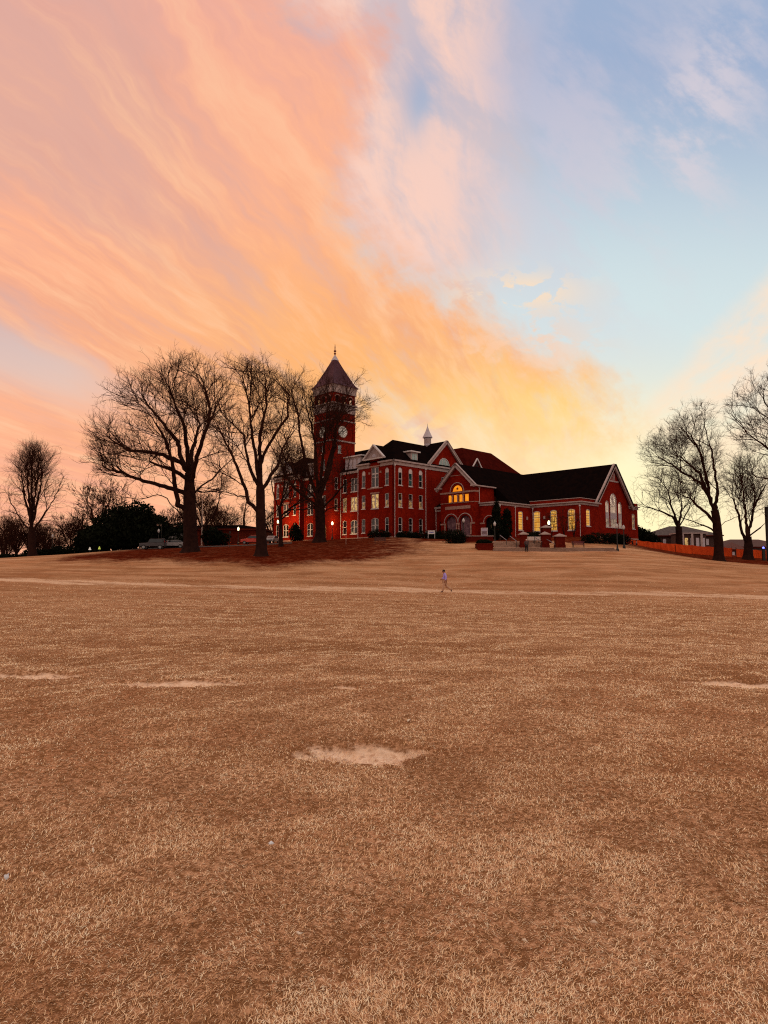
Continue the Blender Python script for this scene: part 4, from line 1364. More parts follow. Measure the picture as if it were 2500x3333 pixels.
PEACH = mat('sky_lit_glass', (0.98, 0.86, 0.74), 0.12, (0.86, 0.70, 0.58), 1.0, metal=0.9)
PEACH_DIM = lit_mat('dim_glow_pane', (0.50, 0.34, 0.22), 0.55, (0.14, 0.09, 0.06))  # lower gable panes given a dim patchy glow of their own
build_chapel(chapel)
# ---------------------------------------------------------------- bare winter trees
BARK = mat('dark_bark', (0.030, 0.011, 0.008), 0.95, (0.016, 0.006, 0.005), 1.5, 0.05)
TWIG = mat('thin_twigs', (0.045, 0.016, 0.010), 0.95, (0.028, 0.010, 0.007), 1.5, 0.03)


def frusta(p0, p1, r0, r1, n):
    """Tapered bars for arrays of segments."""
    d = p1 - p0
    L = np.linalg.norm(d, axis=1, keepdims=True) + 1e-9
    d = d / L
    ref = np.where(np.abs(d[:, 2:3]) > 0.9, np.array([[1.0, 0, 0]]), np.array([[0, 0, 1.0]]))
    s = np.cross(d, ref); s /= np.linalg.norm(s, axis=1, keepdims=True) + 1e-9
    t = np.cross(s, d)
    a = np.arange(n) * 2 * np.pi / n
    ca, sa = np.cos(a)[None, :, None], np.sin(a)[None, :, None]
    off = s[:, None] * ca + t[:, None] * sa
    ov = d * np.minimum(r1[:, None] * 0.5, L * 0.3)      # overlap at the joints
    v0 = (p0 - d * np.minimum(r0[:, None] * .3, L * .2))[:, None] + off * r0[:, None, None]
    v1 = (p1 + ov)[:, None] + off * r1[:, None, None]
    v = np.concatenate([v0, v1], 1).reshape(-1, 3)
    k = np.arange(n); k2 = (k + 1) % n
    q = np.stack([k, k2, k2 + n, k + n], 1)
    base = (np.arange(len(p0)) * 2 * n)[:, None, None]
    return v, (base + q[None]).reshape(-1, 4)


class Skeleton:
    def __init__(self): self.p, self.par, self.main, self.fix, self.cap = [], [], [], [], []

    def add(self, pos, par, main=False, fix=0.0, cap=9.0):
        self.p.append(Vector(pos)); self.par.append(par); self.main.append(main); self.fix.append(fix); self.cap.append(cap)
        return len(self.p) - 1


def inside(poly, x, y):
    c = False; n = len(poly); j = n - 1
    for i in range(n):
        xi, yi = poly[i]; xj, yj = poly[j]
        if (yi > y) != (yj > y) and x < (xj - xi) * (y - yi) / (yj - yi) + xi: c = not c
        j = i
    return c


def grow(sk, attr, step, infl, kill, iters, rng, up=0.12, wob=0.13, hub=None):
    alive = [Vector(a) for a in attr]
    for it in range(iters):
        kd = KDTree(len(sk.p))
        for i, p in enumerate(sk.p): kd.insert(p, i)
        kd.balance()
        pull = {}; rest = []
        for a in alive:
            co_, i, dist = kd.find(a)
            if dist < kill: continue
            rest.append(a)
            if dist < infl: pull.setdefault(i, Vector((0, 0, 0))); pull[i] += (a - sk.p[i]).normalized()
        alive = rest
        if not pull: break
        grew = 0
        for i, v in pull.items():
            if v.length < 1e-3: continue
            v.normalize()
            par = sk.par[i]
            if par is not None and par >= 0:
                v += (sk.p[i] - sk.p[par]).normalized() * 0.75
            if hub is not None: v += (sk.p[i] - hub).normalized() * 0.40
            v += Vector((rng.gauss(0, wob), rng.gauss(0, wob), rng.gauss(0, wob) + up))
            q = sk.p[i] + v.normalized() * step
            sk.add(q, i); grew += 1
        if not grew or len(sk.p) > 60000: break


CAPS = [9, .065, .040, .025, .019]


def ramify(sk, i0, d, length, level, rng, ok, up, spread=0.75, maxlev=4):
    """A branch with alternating side shoots, each level shorter and finer, kept inside the crown by ok(point)."""
    step = 0.5 if level <= 1 else (0.42 if level == 2 else 0.34)
    n = max(2, int(length / step)); idx = i0; d = d.normalized()
    side = rng.random() * 6.283
    gap = 2
    nxt = rng.randint(1, 2)
    for j in range(1, n + 1):
        d = (d + Vector((rng.gauss(0, .085), rng.gauss(0, .085), rng.gauss(0, .08) + up * 0.10))).normalized()
        p = sk.p[idx] + d * step
        if not ok(p) and j > 1:
            break
        idx = sk.add(p, idx, False, 0.0, CAPS[min(level, 4)] * (1.0 - 0.6 * j / n))
        nxt -= 1
        if nxt <= 0 and level < maxlev and j < n:
            nxt = rng.randint(1, 2) if level >= 2 else 2
            side += 2.4 + rng.uniform(-.5, .5)
            ax = d.cross(Vector((0.3, 1, 0.1)))
            if ax.length < .05: ax = Vector((1, 0, 0))
            ax.normalize(); ay = d.cross(ax)
            s = (ax * math.cos(side) + ay * math.sin(side))
            cd = (d + s * rng.uniform(spread * .7, spread * 1.3) + Vector((0, 0, up * .25))).normalized()
            if cd.z < 0.0: cd.z = abs(cd.z) * 0.35; cd.normalize()
            L = (length - j * step) * rng.uniform(.45, .80) + step * 1.2
            ramify(sk, idx, cd, L, level + 1, rng, ok, up, spread, maxlev)


def tree_mesh(sk, base_r, tip_r, rng, twig_len, twigs, parent, trunk_name='trunk', crown_name='crown', nprng=None):
    n = len(sk.p)
    kids = [0] * n
    for q in sk.par:
        if q is not None and q >= 0: kids[q] += 1
    tips = sum(1 for k in kids if k == 0)
    ex = max(1.6, math.log(max(tips, 2)) / math.log(base_r / tip_r))
    acc = [0.0] * n
    for i in range(n - 1, -1, -1):          # children always come after parents
        if kids[i] == 0: acc[i] = tip_r ** ex
        if sk.par[i] is not None and sk.par[i] >= 0: acc[sk.par[i]] += acc[i]
    r = np.minimum(np.array([a ** (1 / ex) for a in acc]), np.array(sk.cap))
    P_ = np.array([tuple(p) for p in sk.p])
    par = np.array([-1 if q is None else q for q in sk.par])
    idx = np.where(par >= 0)[0]
    # no segment thicker than its forerunner, and flared foot
    rp = np.minimum(r[par[idx]], r[idx] * 1.35)
    main = np.array(sk.main)[idx]
    fl = np.array(sk.fix)
    rr0 = rp * (1 + fl[par[idx]]); rr1 = r[idx] * (1 + fl[idx])
    thick = main
    v, q = frusta(P_[par[idx]][thick], P_[idx][thick], rr0[thick], rr1[thick], 10)
    np_mesh(trunk_name, v, q, None, BARK, parent, True)
    vs, qs, off = [], [], 0
    for lo, hi, ns in ((0.06, 9, 6), (0.0, 0.06, 4)):
        sel = (~main) & (r[idx] >= lo) & (r[idx] < hi)
        if sel.any():
            v, q = frusta(P_[par[idx]][sel], P_[idx][sel], rr0[sel], rr1[sel], ns)
            vs.append(v); qs.append(q + off); off += len(v)
    # twigs: short forked sprays from the thin branches
    cand = [i for i in range(n) if par[i] >= 0 and r[i] < tip_r * 2.5]
    A, B, R0, R1 = [], [], [], []
    for i in cand:
        d0 = (sk.p[i] - sk.p[par[i]]).normalized()
        k = twigs if kids[i] == 0 else (1 if rng.random() < 0.15 else 0)
        for _ in range(k):
            d = (d0 + Vector((rng.gauss(0, .55), rng.gauss(0, .55), rng.gauss(0.28, .45)))).normalized()
            p = sk.p[i]; L = twig_len * rng.uniform(0.5, 1.2); rad = tip_r * 0.8
            for sgm in range(3):
                d = (d + Vector((rng.gauss(0, .22), rng.gauss(0, .22), rng.gauss(0.06, .2)))).normalized()
                q_ = p + d * L / 3
                A.append(p); B.append(q_); R0.append(rad); R1.append(rad * .75); rad *= .75
                if rng.random() < 0.6:
                    d2 = (d + Vector((rng.gauss(0, .7), rng.gauss(0, .7), rng.gauss(0.1, .5)))).normalized()
                    A.append(q_); B.append(q_ + d2 * L * rng.uniform(.2, .45)); R0.append(rad); R1.append(rad * .6)
                p = q_
    if A:
        v, q = frusta(np.array([tuple(a) for a in A]), np.array([tuple(b) for b in B]), np.array(R0), np.array(R1), 3)
        vs.append(v); qs.append(q + off)
    np_mesh(crown_name, np.concatenate(vs), np.concatenate(qs), None, TWIG, parent, False)


def bare_tree(name, label, base, D, trunk, limbs, crown, depth, base_r, n_attr, seed, tip_r=0.016, step=0.42, twig_len=1.0, twigs=2, up=0.12, group='bare winter trees', cat='tree', infl=3.0, kill=0.9, side_len=6.5):
    """trunk, limbs and the crown outline are given in picture columns/rows at distance D; limbs swing towards and away from the viewer."""
    rng = random.Random(seed)
    foot = G(base[0], D)
    root = empty(name, foot, 0, label, cat, group)
    dp = P(base[0], base[1], D) - foot          # keep the sketch standing on the ground
    def W(px, py, dd=0.0):
        p = P(px, py, D) - dp
        return p + Vector((p.x / D * dd, dd, 0)) - foot
    sk = Skeleton()
    last = sk.add((0, 0, -0.4), None, True, 0.9)
    pts = [Vector((0, 0, 0))] + [W(*t) for t in trunk[1:]]
    nodes_by = []
    prev = pts[0]
    last = sk.add(prev, last, True, 0.55)
    tl = 0.0
    for q in pts[1:]:
        k = max(1, int((q - prev).length / 0.5))
        for j in range(1, k + 1):
            tl += (q - prev).length / k
            last = sk.add(prev.lerp(q, j / k), last, True, 0.38 * math.exp(-tl / 0.9))
        prev = q
    limb_nodes = []
    for li, limb in enumerate(limbs):
        mine = []
        ang = rng.uniform(-1, 1)
        sw = (1 if li % 2 else -1) * rng.uniform(0.25, 0.8)
        w0 = W(*limb[0])
        # start from the nearest existing node
        best = min(range(len(sk.p)), key=lambda i: (Vector((sk.p[i].x, 0, sk.p[i].z)) - Vector((w0.x, 0, w0.z))).length + (0 if sk.main[i] else .3))
        start = sk.p[best]
        lead = sk.main[best]
        run = 0.0; tot = sum((Vector(limb[i + 1]) - Vector(limb[i])).length for i in range(len(limb) - 1)) * D / FPX
        prev = start; last = best; d0 = start.y
        for t_ in limb[1:]:
            q = W(*t_)
            run += math.hypot(q.x - prev.x, q.z - prev.z)
            dd = d0 + sw * depth * min(1.0, run / max(tot, 1)) * 0.9
            q = W(t_[0], t_[1], dd)
            k = max(1, int((q - prev).length / 0.55))
            for j in range(1, k + 1):
                w = Vector((rng.gauss(0, .05), rng.gauss(0, .08), rng.gauss(0, .05)))
                fr = min(1.0, max(0.0, (run - (q - prev).length * (1 - j / k)) / max(tot, 1)))
                last = sk.add(prev.lerp(q, j / k) + w, last, lead and run < tot * 0.55, 0.0, base_r * 0.36 * (1 - fr) ** 0.85 + 0.028); mine.append(last)
            prev = q
        limb_nodes.append(mine)
    # side branches along every limb, then forks at its tip
    lp = [(lambda v: (v.x, v.z))(W(*c)) for c in crown]
    ccx = sum(q[0] for q in lp) / len(lp); ccz = sum(q[1] for q in lp) / len(lp)
    hw = (max(q[0] for q in lp) - min(q[0] for q in lp)) / 2
    def ok(p):
        k = 1.0 + 0.0 * p.y
        if abs(p.y) > depth * 1.15: return False
        sc = math.sqrt(max(0.15, 1 - (p.y / (depth * 1.2)) ** 2)) * (1.0 + rng.uniform(-.05, .05))
        return inside(lp, ccx + (p.x - ccx) / sc, ccz + (p.z - ccz) / sc)
    n0 = len(sk.p)
    order = list(limb_nodes)
    for nodes in order:
        m = len(nodes)
        for j in range(max(2, int(m * .18)), m):
            if j < m - 1 and rng.random() > (.64 if j > m * .42 else .16): continue
            i = nodes[j]; pr = sk.par[i]
            d = (sk.p[i] - sk.p[pr]).normalized()
            reach = (m - j) * .55
            for q in range(1 if j < m - 1 else 3):
                an = rng.uniform(0, 6.283)
                ax = d.cross(Vector((0, 1, 0.05))).normalized(); ay = d.cross(ax)
                s = ax * math.cos(an) + ay * math.sin(an) * .8
                sp_ = rng.uniform(.6, 1.1) if j < m - 1 else rng.uniform(.2, .5)
                cd = (d + s * sp_ + Vector((0, 0, up * 1.2))).normalized()
                ramify(sk, i, cd, min(side_len, reach * .5 + rng.uniform(2.2, 4.2)), 1, rng, ok, up)
    # attractors in the crown's volume fill what is left open
    xs = [c[0] for c in crown]; ys = [c[1] for c in crown]
    cx, cy = sum(xs) / len(xs), sum(ys) / len(ys)
    hx, hy = (max(xs) - min(xs)) / 2, (max(ys) - min(ys)) / 2
    attr = []
    while len(attr) < n_attr * .35:
        px, py = rng.uniform(min(xs), max(xs)), rng.uniform(min(ys), max(ys))
        if not inside(crown, px, py): continue
        e = 1 - ((px - cx) / hx * .8) ** 2 - ((py - cy) / hy * .8) ** 2
        dmax = depth * math.sqrt(max(e, 0.08))
        attr.append(W(px, py, rng.uniform(-1, 1) * dmax))
    hub = W(*trunk[-1]) * 0.35
    grow(sk, attr, step, infl, kill, 14, rng, up, hub=hub)
    tree_mesh(sk, base_r, tip_r, rng, twig_len, twigs, root)
    return root


def Zm(ox, oy, s, pts): return [(ox + s * x, oy + s * y) for x, y in pts]


z6 = lambda *p: Zm(250, 1130, .3255, p)
z7 = lambda *p: Zm(650, 1150, .3617, p)
z4 = lambda *p: Zm(2050, 1150, .3165, p)

bare_tree('bare_tree', 'huge spreading bare tree with a very thick trunk beside the parked cars', (620, 1790), 92,
    [(620, 1790)] + z6((1135, 1900), (1130, 1700), (1125, 1500), (1125, 1250)),
    [z6((1100, 1720), (960, 1590), (900, 1500), (800, 1465), (720, 1500), (600, 1525), (450, 1510), (300, 1480), (150, 1450)),
     z6((1110, 1480), (980, 1400), (830, 1355), (700, 1320), (560, 1270), (440, 1220), (330, 1185), (180, 1110), (60, 1110)),
     z6((1110, 1320), (1000, 1240), (900, 1215), (720, 1180), (560, 1130), (480, 1060)),
     z6((1110, 1240), (1040, 1130), (960, 1090), (860, 1045), (700, 1010), (520, 995), (420, 930), (300, 840), (150, 790)),
     z6((1110, 1640), (1010, 1560), (975, 1350), (950, 1150), (880, 950), (800, 830), (700, 720), (620, 640), (480, 600)),
     z6((1120, 1250), (1040, 1080), (1000, 900), (860, 700), (740, 550), (650, 400), (590, 250)),
     z6((1125, 1250), (1100, 1000), (1075, 800), (1000, 650), (930, 480), (900, 250)),
     z6((1125, 1250), (1150, 1000), (1200, 800), (1230, 700), (1180, 500), (1080, 420)),
     z6((1130, 1400), (1200, 1100), (1250, 950), (1310, 800), (1330, 680), (1290, 520), (1210, 350), (1190, 200)),
     z6((1140, 1500), (1250, 1350), (1350, 1280), (1450, 1150), (1536, 1080), (1600, 1040)),
     z6((1140, 1850), (1260, 1770), (1350, 1700), (1410, 1570), (1440, 1400), (1450, 1250)),
     z6((1140, 1420), (1400, 1410), (1536, 1440), (1650, 1450)),
     z6((1310, 800), (1420, 620), (1500, 520), (1560, 400))],
    [(280, 1560), (275, 1480), (285, 1365), (345, 1270), (400, 1185), (470, 1180), (560, 1165), (640, 1160), (700, 1165), (760, 1200), (790, 1290), (770, 1450), (740, 1560), (690, 1640), (560, 1590), (420, 1620), (330, 1600)],
    9.5, 0.95, 4600, 11, tip_r=0.017)
bare_tree('bare_tree', 'tall bare tree with a forked trunk standing nearest on the leaf covered slope', (850, 1805), 80,
    [(850, 1805)] + z7((556, 1700), (552, 1600), (548, 1400), (545, 1200), (540, 1000)),
    [z7((545, 1450), (440, 1330), (400, 1200), (330, 1020), (260, 870), (180, 720), (110, 600), (60, 480), (20, 380)),
     z7((430, 1310), (340, 1270), (240, 1220), (100, 1210), (0, 1190)),
     z7((545, 1200), (510, 960), (480, 800), (460, 650), (440, 450), (380, 250), (270, 130)),
     z7((545, 1180), (460, 1050), (420, 880), (400, 700), (340, 620), (200, 480)),
     z7((545, 1000), (590, 880), (680, 740), (790, 600), (800, 450), (780, 300)),
     z7((548, 1220), (640, 1080), (700, 1000), (730, 850), (790, 720), (870, 600), (900, 450)),
     z7((540, 1000), (540, 850), (545, 700), (600, 500), (590, 300), (570, 150)),
     z7((550, 1500), (660, 1440), (720, 1360), (800, 1330), (950, 1310))],
    [(700, 1205), (760, 1175), (850, 1185), (900, 1185), (950, 1250), (985, 1330), (990, 1450), (960, 1560), (880, 1640), (760, 1640), (690, 1560), (660, 1400), (670, 1280)],
    7.5, 0.62, 3600, 12, tip_r=0.016)
bare_tree('bare_tree', 'bare tree in front of the clock tower with fan shaped limbs crossing the tower', (1040, 1762), 112,
    [(1040, 1762)] + z7((1088, 1600), (1080, 1400), (1072, 1280)),
    [z7((1072, 1300), (1000, 1150), (940, 930), (900, 750), (880, 560), (820, 400), (800, 200)),
     z7((1072, 1290), (1040, 1000), (1040, 800), (1010, 650), (960, 450), (930, 250)),
     z7((1075, 1300), (1100, 1000), (1130, 750), (1140, 600), (1150, 400), (1150, 300)),
     z7((1075, 1300), (1180, 1000), (1210, 800), (1220, 650), (1270, 530), (1350, 470), (1450, 430), (1580, 360)),
     z7((1075, 1290), (1200, 850), (1250, 600), (1300, 450), (1380, 330), (1450, 250)),
     z7((1080, 1380), (960, 1300), (850, 1200), (770, 1080), (720, 900), (680, 800)),
     z7((1080, 1400), (1200, 1300), (1290, 1200), (1330, 1050), (1350, 960)),
     z7((1225, 650), (1300, 550), (1420, 560), (1520, 590)),
     z7((1078, 1420), (980, 1340), (880, 1320), (760, 1270), (700, 1230)), z7((1075, 1330), (930, 1180), (860, 1050), (800, 930)), z7((1080, 1450), (1150, 1400), (1230, 1380), (1320, 1290))],
    [(900, 1250), (960, 1200), (1030, 1190), (1090, 1240), (1160, 1220), (1215, 1270), (1225, 1330), (1170, 1400), (1150, 1500), (1170, 1600), (1100, 1690), (980, 1690), (910, 1600), (880, 1450), (890, 1330)],
    6.5, 0.88, 2200, 13, tip_r=0.016)
bare_tree('bare_tree', 'dense twiggy bare tree with a dark straight trunk veiling the left brick wing', (914, 1786), 104,
    [(914, 1786), (913, 1720), (911, 1650)],
    [[(910, 1680), (890, 1620), (880, 1560), (890, 1490)], [(910, 1660), (925, 1590), (930, 1520), (940, 1460)], [(910, 1655), (950, 1600), (975, 1540), (985, 1480)], [(911, 1690), (960, 1650), (1010, 1620), (1050, 1570)], [(911, 1700), (950, 1670), (1000, 1665), (1050, 1650)], [(910, 1665), (940, 1570), (960, 1500)], [(911, 1690), (985, 1630), (1020, 1560), (1035, 1500)]],
    [(875, 1560), (890, 1470), (940, 1440), (1000, 1460), (1060, 1500), (1090, 1580), (1080, 1660), (1040, 1700), (950, 1695), (890, 1650)],
    5.0, 0.30, 2600, 19, tip_r=0.018, infl=2.6)
bare_tree('bare_tree', 'narrow upright bare tree standing alone on the left before the tree line', (105, 1797), 112,
    [(105, 1797)] + Zm(0, 1350, .3134, [(332, 1300), (330, 1150)]),
    [Zm(0, 1350, .3134, q) for q in ([(330, 1150), (331, 950), (327, 750), (326, 550), (328, 300)], [(331, 1140), (290, 950), (250, 780), (220, 580), (200, 430)], [(331, 1130), (370, 940), (410, 760), (440, 560), (480, 380)], [(331, 1180), (230, 1060), (130, 900), (60, 740)], [(331, 1170), (450, 1000), (560, 840), (640, 650)], [(331, 1100), (350, 850), (390, 600), (400, 360)], [(331, 1100), (300, 820), (280, 560), (270, 380)])],
    [(5, 1600), (25, 1500), (70, 1440), (105, 1425), (150, 1430), (195, 1480), (218, 1570), (205, 1660), (150, 1720), (60, 1720), (12, 1660)],
    5.5, 0.60, 2400, 14, tip_r=0.014, up=0.4, twig_len=1.2)
bare_tree('bare_tree', 'broad bare tree on the right before the orange fence with one dark nest', (2340, 1824), 94,
    [(2340, 1824)] + z4((915, 1950), (905, 1850), (892, 1700), (875, 1620)),
    [z4((875, 1640), (800, 1450), (740, 1350), (640, 1270), (560, 1240), (430, 1150), (300, 1080), (200, 1020)),
     z4((878, 1630), (905, 1400), (880, 1250), (850, 1000), (800, 850), (760, 650), (740, 520)),
     z4((830, 1520), (790, 1300), (730, 1050), (640, 900), (520, 700)),
     z4((890, 1850), (800, 1780), (650, 1720), (520, 1660), (420, 1590)),
     z4((910, 1800), (980, 1730), (1080, 1690), (1200, 1660)),
     z4((850, 1540), (720, 1220), (580, 1080), (430, 930), (340, 830)),
     z4((890, 1780), (780, 1640), (620, 1500), (480, 1470))],
    [(2100, 1490), (2108, 1440), (2150, 1390), (2200, 1350), (2250, 1320), (2290, 1310), (2330, 1330), (2350, 1400), (2360, 1520), (2400, 1600), (2370, 1680), (2280, 1720), (2200, 1670), (2130, 1580)],
    6.0, 0.62, 3000, 15, tip_r=0.016, twig_len=1.2, twigs=4)
bare_tree('bare_tree', 'smaller bare tree close to the orange fence, its boughs reaching the chapel', (2212, 1800), 124,
    [(2212, 1800)] + z4((512, 1900), (505, 1780)),
    [z4((505, 1800), (430, 1600), (400, 1450), (330, 1350)), z4((510, 1800), (540, 1600), (520, 1400)), z4((500, 1820), (440, 1700), (300, 1640), (150, 1590)), z4((510, 1800), (600, 1640), (650, 1500))],
    [(2055, 1610), (2070, 1565), (2110, 1535), (2160, 1530), (2210, 1535), (2255, 1590), (2270, 1660), (2230, 1720), (2150, 1740), (2090, 1700)],
    6.0, 0.60, 1300, 16, tip_r=0.016)
bare_tree('bare_tree', 'bare tree with several upright stems behind the fence near the right edge', (2435, 1816), 108,
    [(2435, 1816)] + z4((1222, 1960), (1215, 1880)),
    [z4((1215, 1960), (1140, 1800), (1130, 1650), (1060, 1500), (980, 1400), (930, 1300)), z4((1218, 1880), (1270, 1600), (1290, 1400), (1250, 1200)), z4((1220, 1890), (1340, 1780), (1422, 1700)), z4((1218, 1880), (1180, 1500), (1150, 1250)), z4((1270, 1600), (1350, 1420), (1422, 1300))],
    [(2330, 1570), (2340, 1480), (2400, 1445), (2470, 1450), (2540, 1480), (2560, 1600), (2500, 1690), (2420, 1700), (2350, 1660)],
    5.5, 0.66, 1300, 17, tip_r=0.016, up=0.25, twigs=3)
bare_tree('bare_tree', 'large bare tree at the far right whose boughs reach into the picture', (2650, 1870), 76,
    [(2650, 1870), (2650, 1760), (2645, 1650), (2630, 1560)],
    [[(2630, 1570), (2560, 1500), (2500, 1475), (2430, 1430), (2390, 1370)], [(2640, 1610), (2540, 1570), (2460, 1545), (2400, 1510)], [(2635, 1590), (2560, 1430), (2500, 1340), (2450, 1270)], [(2635, 1580), (2640, 1400), (2600, 1250)], [(2640, 1600), (2720, 1450), (2760, 1330)]],
    [(2335, 1400), (2350, 1320), (2400, 1300), (2440, 1240), (2500, 1205), (2600, 1180), (2750, 1230), (2800, 1400), (2750, 1550), (2600, 1590), (2500, 1560), (2420, 1480)],
    6.0, 0.6, 1600, 18, tip_r=0.016, twigs=4)

# ---- distant bare trees: three grown shapes, copied, turned and scaled
def generic_tree(seed, h, spread, stems, base_r, n_attr, label, vase=0.3):
    rng = random.Random(seed)
    root = empty('distant_bare_tree', (0, 0, 0), 0, label, 'tree', 'distant bare trees')
    sk = Skeleton()
    a = sk.add((0, 0, -.5), None, True, .5); a = sk.add((0, 0, 0), a, True, .3)
    th = h * (0.12 if stems > 1 else 0.25); k = max(2, int(th / .4))
    for j in range(1, k + 1): a = sk.add((0, 0, th * j / k), a, True)
    top = a
    for s in range(stems):
        an = 2 * math.pi * (s + rng.random() * .6) / stems; lean = rng.uniform(.25, .6) if stems > 1 else 0.08
        d = Vector((math.cos(an) * lean, math.sin(an) * lean, 1)).normalized(); p = sk.p[top].copy(); b = top
        for j in range(int(h * .45 / .45)):
            p = p + (d + Vector((rng.gauss(0, .08), rng.gauss(0, .08), 0))) * .45
            b = sk.add(p, b, j < 6)
    attr = []
    while len(attr) < n_attr:
        z = rng.uniform(.18, 1.0); r = spread * math.sin(math.pi * min(1, (z - .08) * 1.02) ** vase) if False else spread * math.sqrt(max(0.0, 1 - ((z - .58) / .46) ** 2))
        an = rng.uniform(0, 6.283); q = r * math.sqrt(rng.random())
        attr.append((q * math.cos(an), q * math.sin(an), z * h))
    def ok(p):
        return (p.x ** 2 + p.y ** 2) / spread ** 2 + ((p.z - h * .56) / (h * .46)) ** 2 < rng.uniform(.85, 1.1)
    tipn = [i for i in range(len(sk.p))]
    for i in range(4, len(sk.p)):
        if sk.par[i] is None or sk.p[i].z < h * .16: continue
        d = (sk.p[i] - sk.p[sk.par[i]]).normalized()
        if rng.random() < .62:
            an = rng.uniform(0, 6.283)
            ramify(sk, i, d + Vector((math.cos(an), math.sin(an), .15)) * rng.uniform(.5, .9), rng.uniform(1.6, 3.6), 2, rng, ok, .25)
    tree_mesh(sk, base_r, .034, rng, .9, 3, root)
    return root


protos = [generic_tree(31, 10.5, 4.0, 5, .30, 1000, 'x'), generic_tree(32, 12.0, 4.6, 1, .28, 1100, 'x'), generic_tree(33, 9.0, 4.6, 9, .26, 1100, 'x')]
used = [False] * 3


def far_tree(k, px, D, s, rz, label, sink=0.0):
    o = protos[k] if not used[k] else copy_tree(protos[k])
    used[k] = True
    g = G(px, D)
    o.location = (g.x, g.y, g.z - sink); o.scale = (s, s, s); o.rotation_euler = (0, 0, rz)
    o['label'] = label
    return o


FAR = [
    (0, 8, 132, 1.15, 0.3, 'thicket-like bare tree at the far left edge of the picture'),
    (2, 52, 140, 1.15, 1.3, 'low many stemmed bare tree left of the lone upright tree'),
    (1, -45, 138, 1.05, 2.3, 'thin bare tree just beyond the left edge of the field'),
    (2, 100, 150, 1.1, 4.0, 'low bare tree directly behind the lone upright tree'),
    (0, 150, 145, 1.0, 3.1, 'bushy bare tree right of the lone upright tree'),
    (1, 190, 150, .8, 0.9, 'slim bare tree between the upright tree and the dark evergreens'),
    (2, 228, 140, 1.15, 2.0, 'low bare tree at the left end of the dark evergreens'),
    (0, 330, 138, 1.8, 5.2, 'big round bare tree rising behind the dark evergreens'),
    (1, 262, 152, 1.25, 5.5, 'bare tree behind the left shoulder of the evergreens'),
    (2, 440, 150, 1.4, 0.2, 'bare tree behind the right shoulder of the evergreens'),
    (0, 668, 140, 1.45, 2.7, 'vase shaped bare tree right of the thickest trunk'),
    (2, 720, 155, 1.3, 1.0, 'low bare tree behind the left end of the dark low building'),
    (1, 790, 165, 1.35, 0.0, 'bare tree behind the middle of the dark low building'),
    (2, 575, 150, 1.3, 3.6, 'bare tree half hidden behind the thickest trunk'),
    (1, 1185, 175, 1.75, 1.9, 'bare treetop showing over the hall roof beside the tower'),
    (0, 890, 170, 1.35, 4.4, 'bare tree at the far left corner of the brick hall'),
    (2, 20, 155, 1.0, 5.1, 'dim low bare tree farthest back at the left edge'),
    (2, 128, 158, .95, 0.6, 'dim low bare tree in the gap right of the lone trunk'),
    (2, 172, 162, .85, 2.9, 'dim low bare tree beyond the unlit far lamp'),
]
for f in FAR: far_tree(*f)

# ---------------------------------------------------------------- evergreens, hedges and shrubs
LEAF = mat('evergreen_leaf', (0.010, 0.012, 0.006), 0.85, (0.005, 0.005, 0.003), 0.8, 0.02)
LEAF_RED = mat('winter_leaf', (0.070, 0.012, 0.008), 0.8, (0.035, 0.007, 0.005), 0.8, 0.03)


def leaf_cloud(name, blobs, n, size, seed, parent, material=LEAF, shell=0.45):
    """Leaf faces scattered through a set of lumps (centre, radii)."""
    rng = np.random.RandomState(seed)
    vol = np.array([b[1][0] * b[1][1] * b[1][2] for b in blobs]) ** (2 / 3); vol = vol / vol.sum()
    which = rng.choice(len(blobs), n, p=vol)
    c = np.array([b[0] for b in blobs])[which]; rr = np.array([b[1] for b in blobs])[which]
    d = rng.normal(size=(n, 3)); d /= np.linalg.norm(d, axis=1, keepdims=True)
    # lumpy surface
    lump = 1 + 0.16 * np.sin(d[:, 0] * 7 + which) * np.sin(d[:, 1] * 6 + 2 * which) + 0.10 * np.sin(d[:, 2] * 11 + d[:, 0] * 5)
    rad = (shell + (1 - shell) * rng.rand(n) ** 0.5) * lump + rng.normal(0, .03, n)
    p = c + d * rr * rad[:, None]
    nrm = d + rng.normal(0, .7, (n, 3)); nrm /= np.linalg.norm(nrm, axis=1, keepdims=True)
    s = np.cross(nrm, rng.normal(size=(n, 3))); s /= np.linalg.norm(s, axis=1, keepdims=True); t = np.cross(nrm, s)
    L = (size * rng.uniform(.6, 1.4, n))[:, None]
    v = np.stack([p - s * L, p - t * L * .5, p + s * L, p + t * L * .5], 1).reshape(-1, 3)
    v[:, 2] = np.maximum(v[:, 2], -0.3)
    q = np.arange(n * 4).reshape(-1, 4)
    return np_mesh(name, v, q, None, material, parent)


def bush(name, label, px, D, blobs, n, size, seed, cat='shrub', group=None, material=LEAF, stem=True, at=None):
    g = at if at is not None else G(px, D)
    root = empty(name, g, 0, label, cat, group)
    leaf_cloud('foliage', blobs, n, size, seed, root, material)
    if stem:
        m = MB(); b0 = blobs[0]
        for k in range(5):
            a = k * 1.26
            m.tube([(0.1 * math.cos(a), 0.1 * math.sin(a), -.3), (b0[1][0] * .35 * math.cos(a), b0[1][1] * .35 * math.sin(a), b0[0][2])], [.09, .03], 5)
        m.build('stem', BARK, root)
    return root


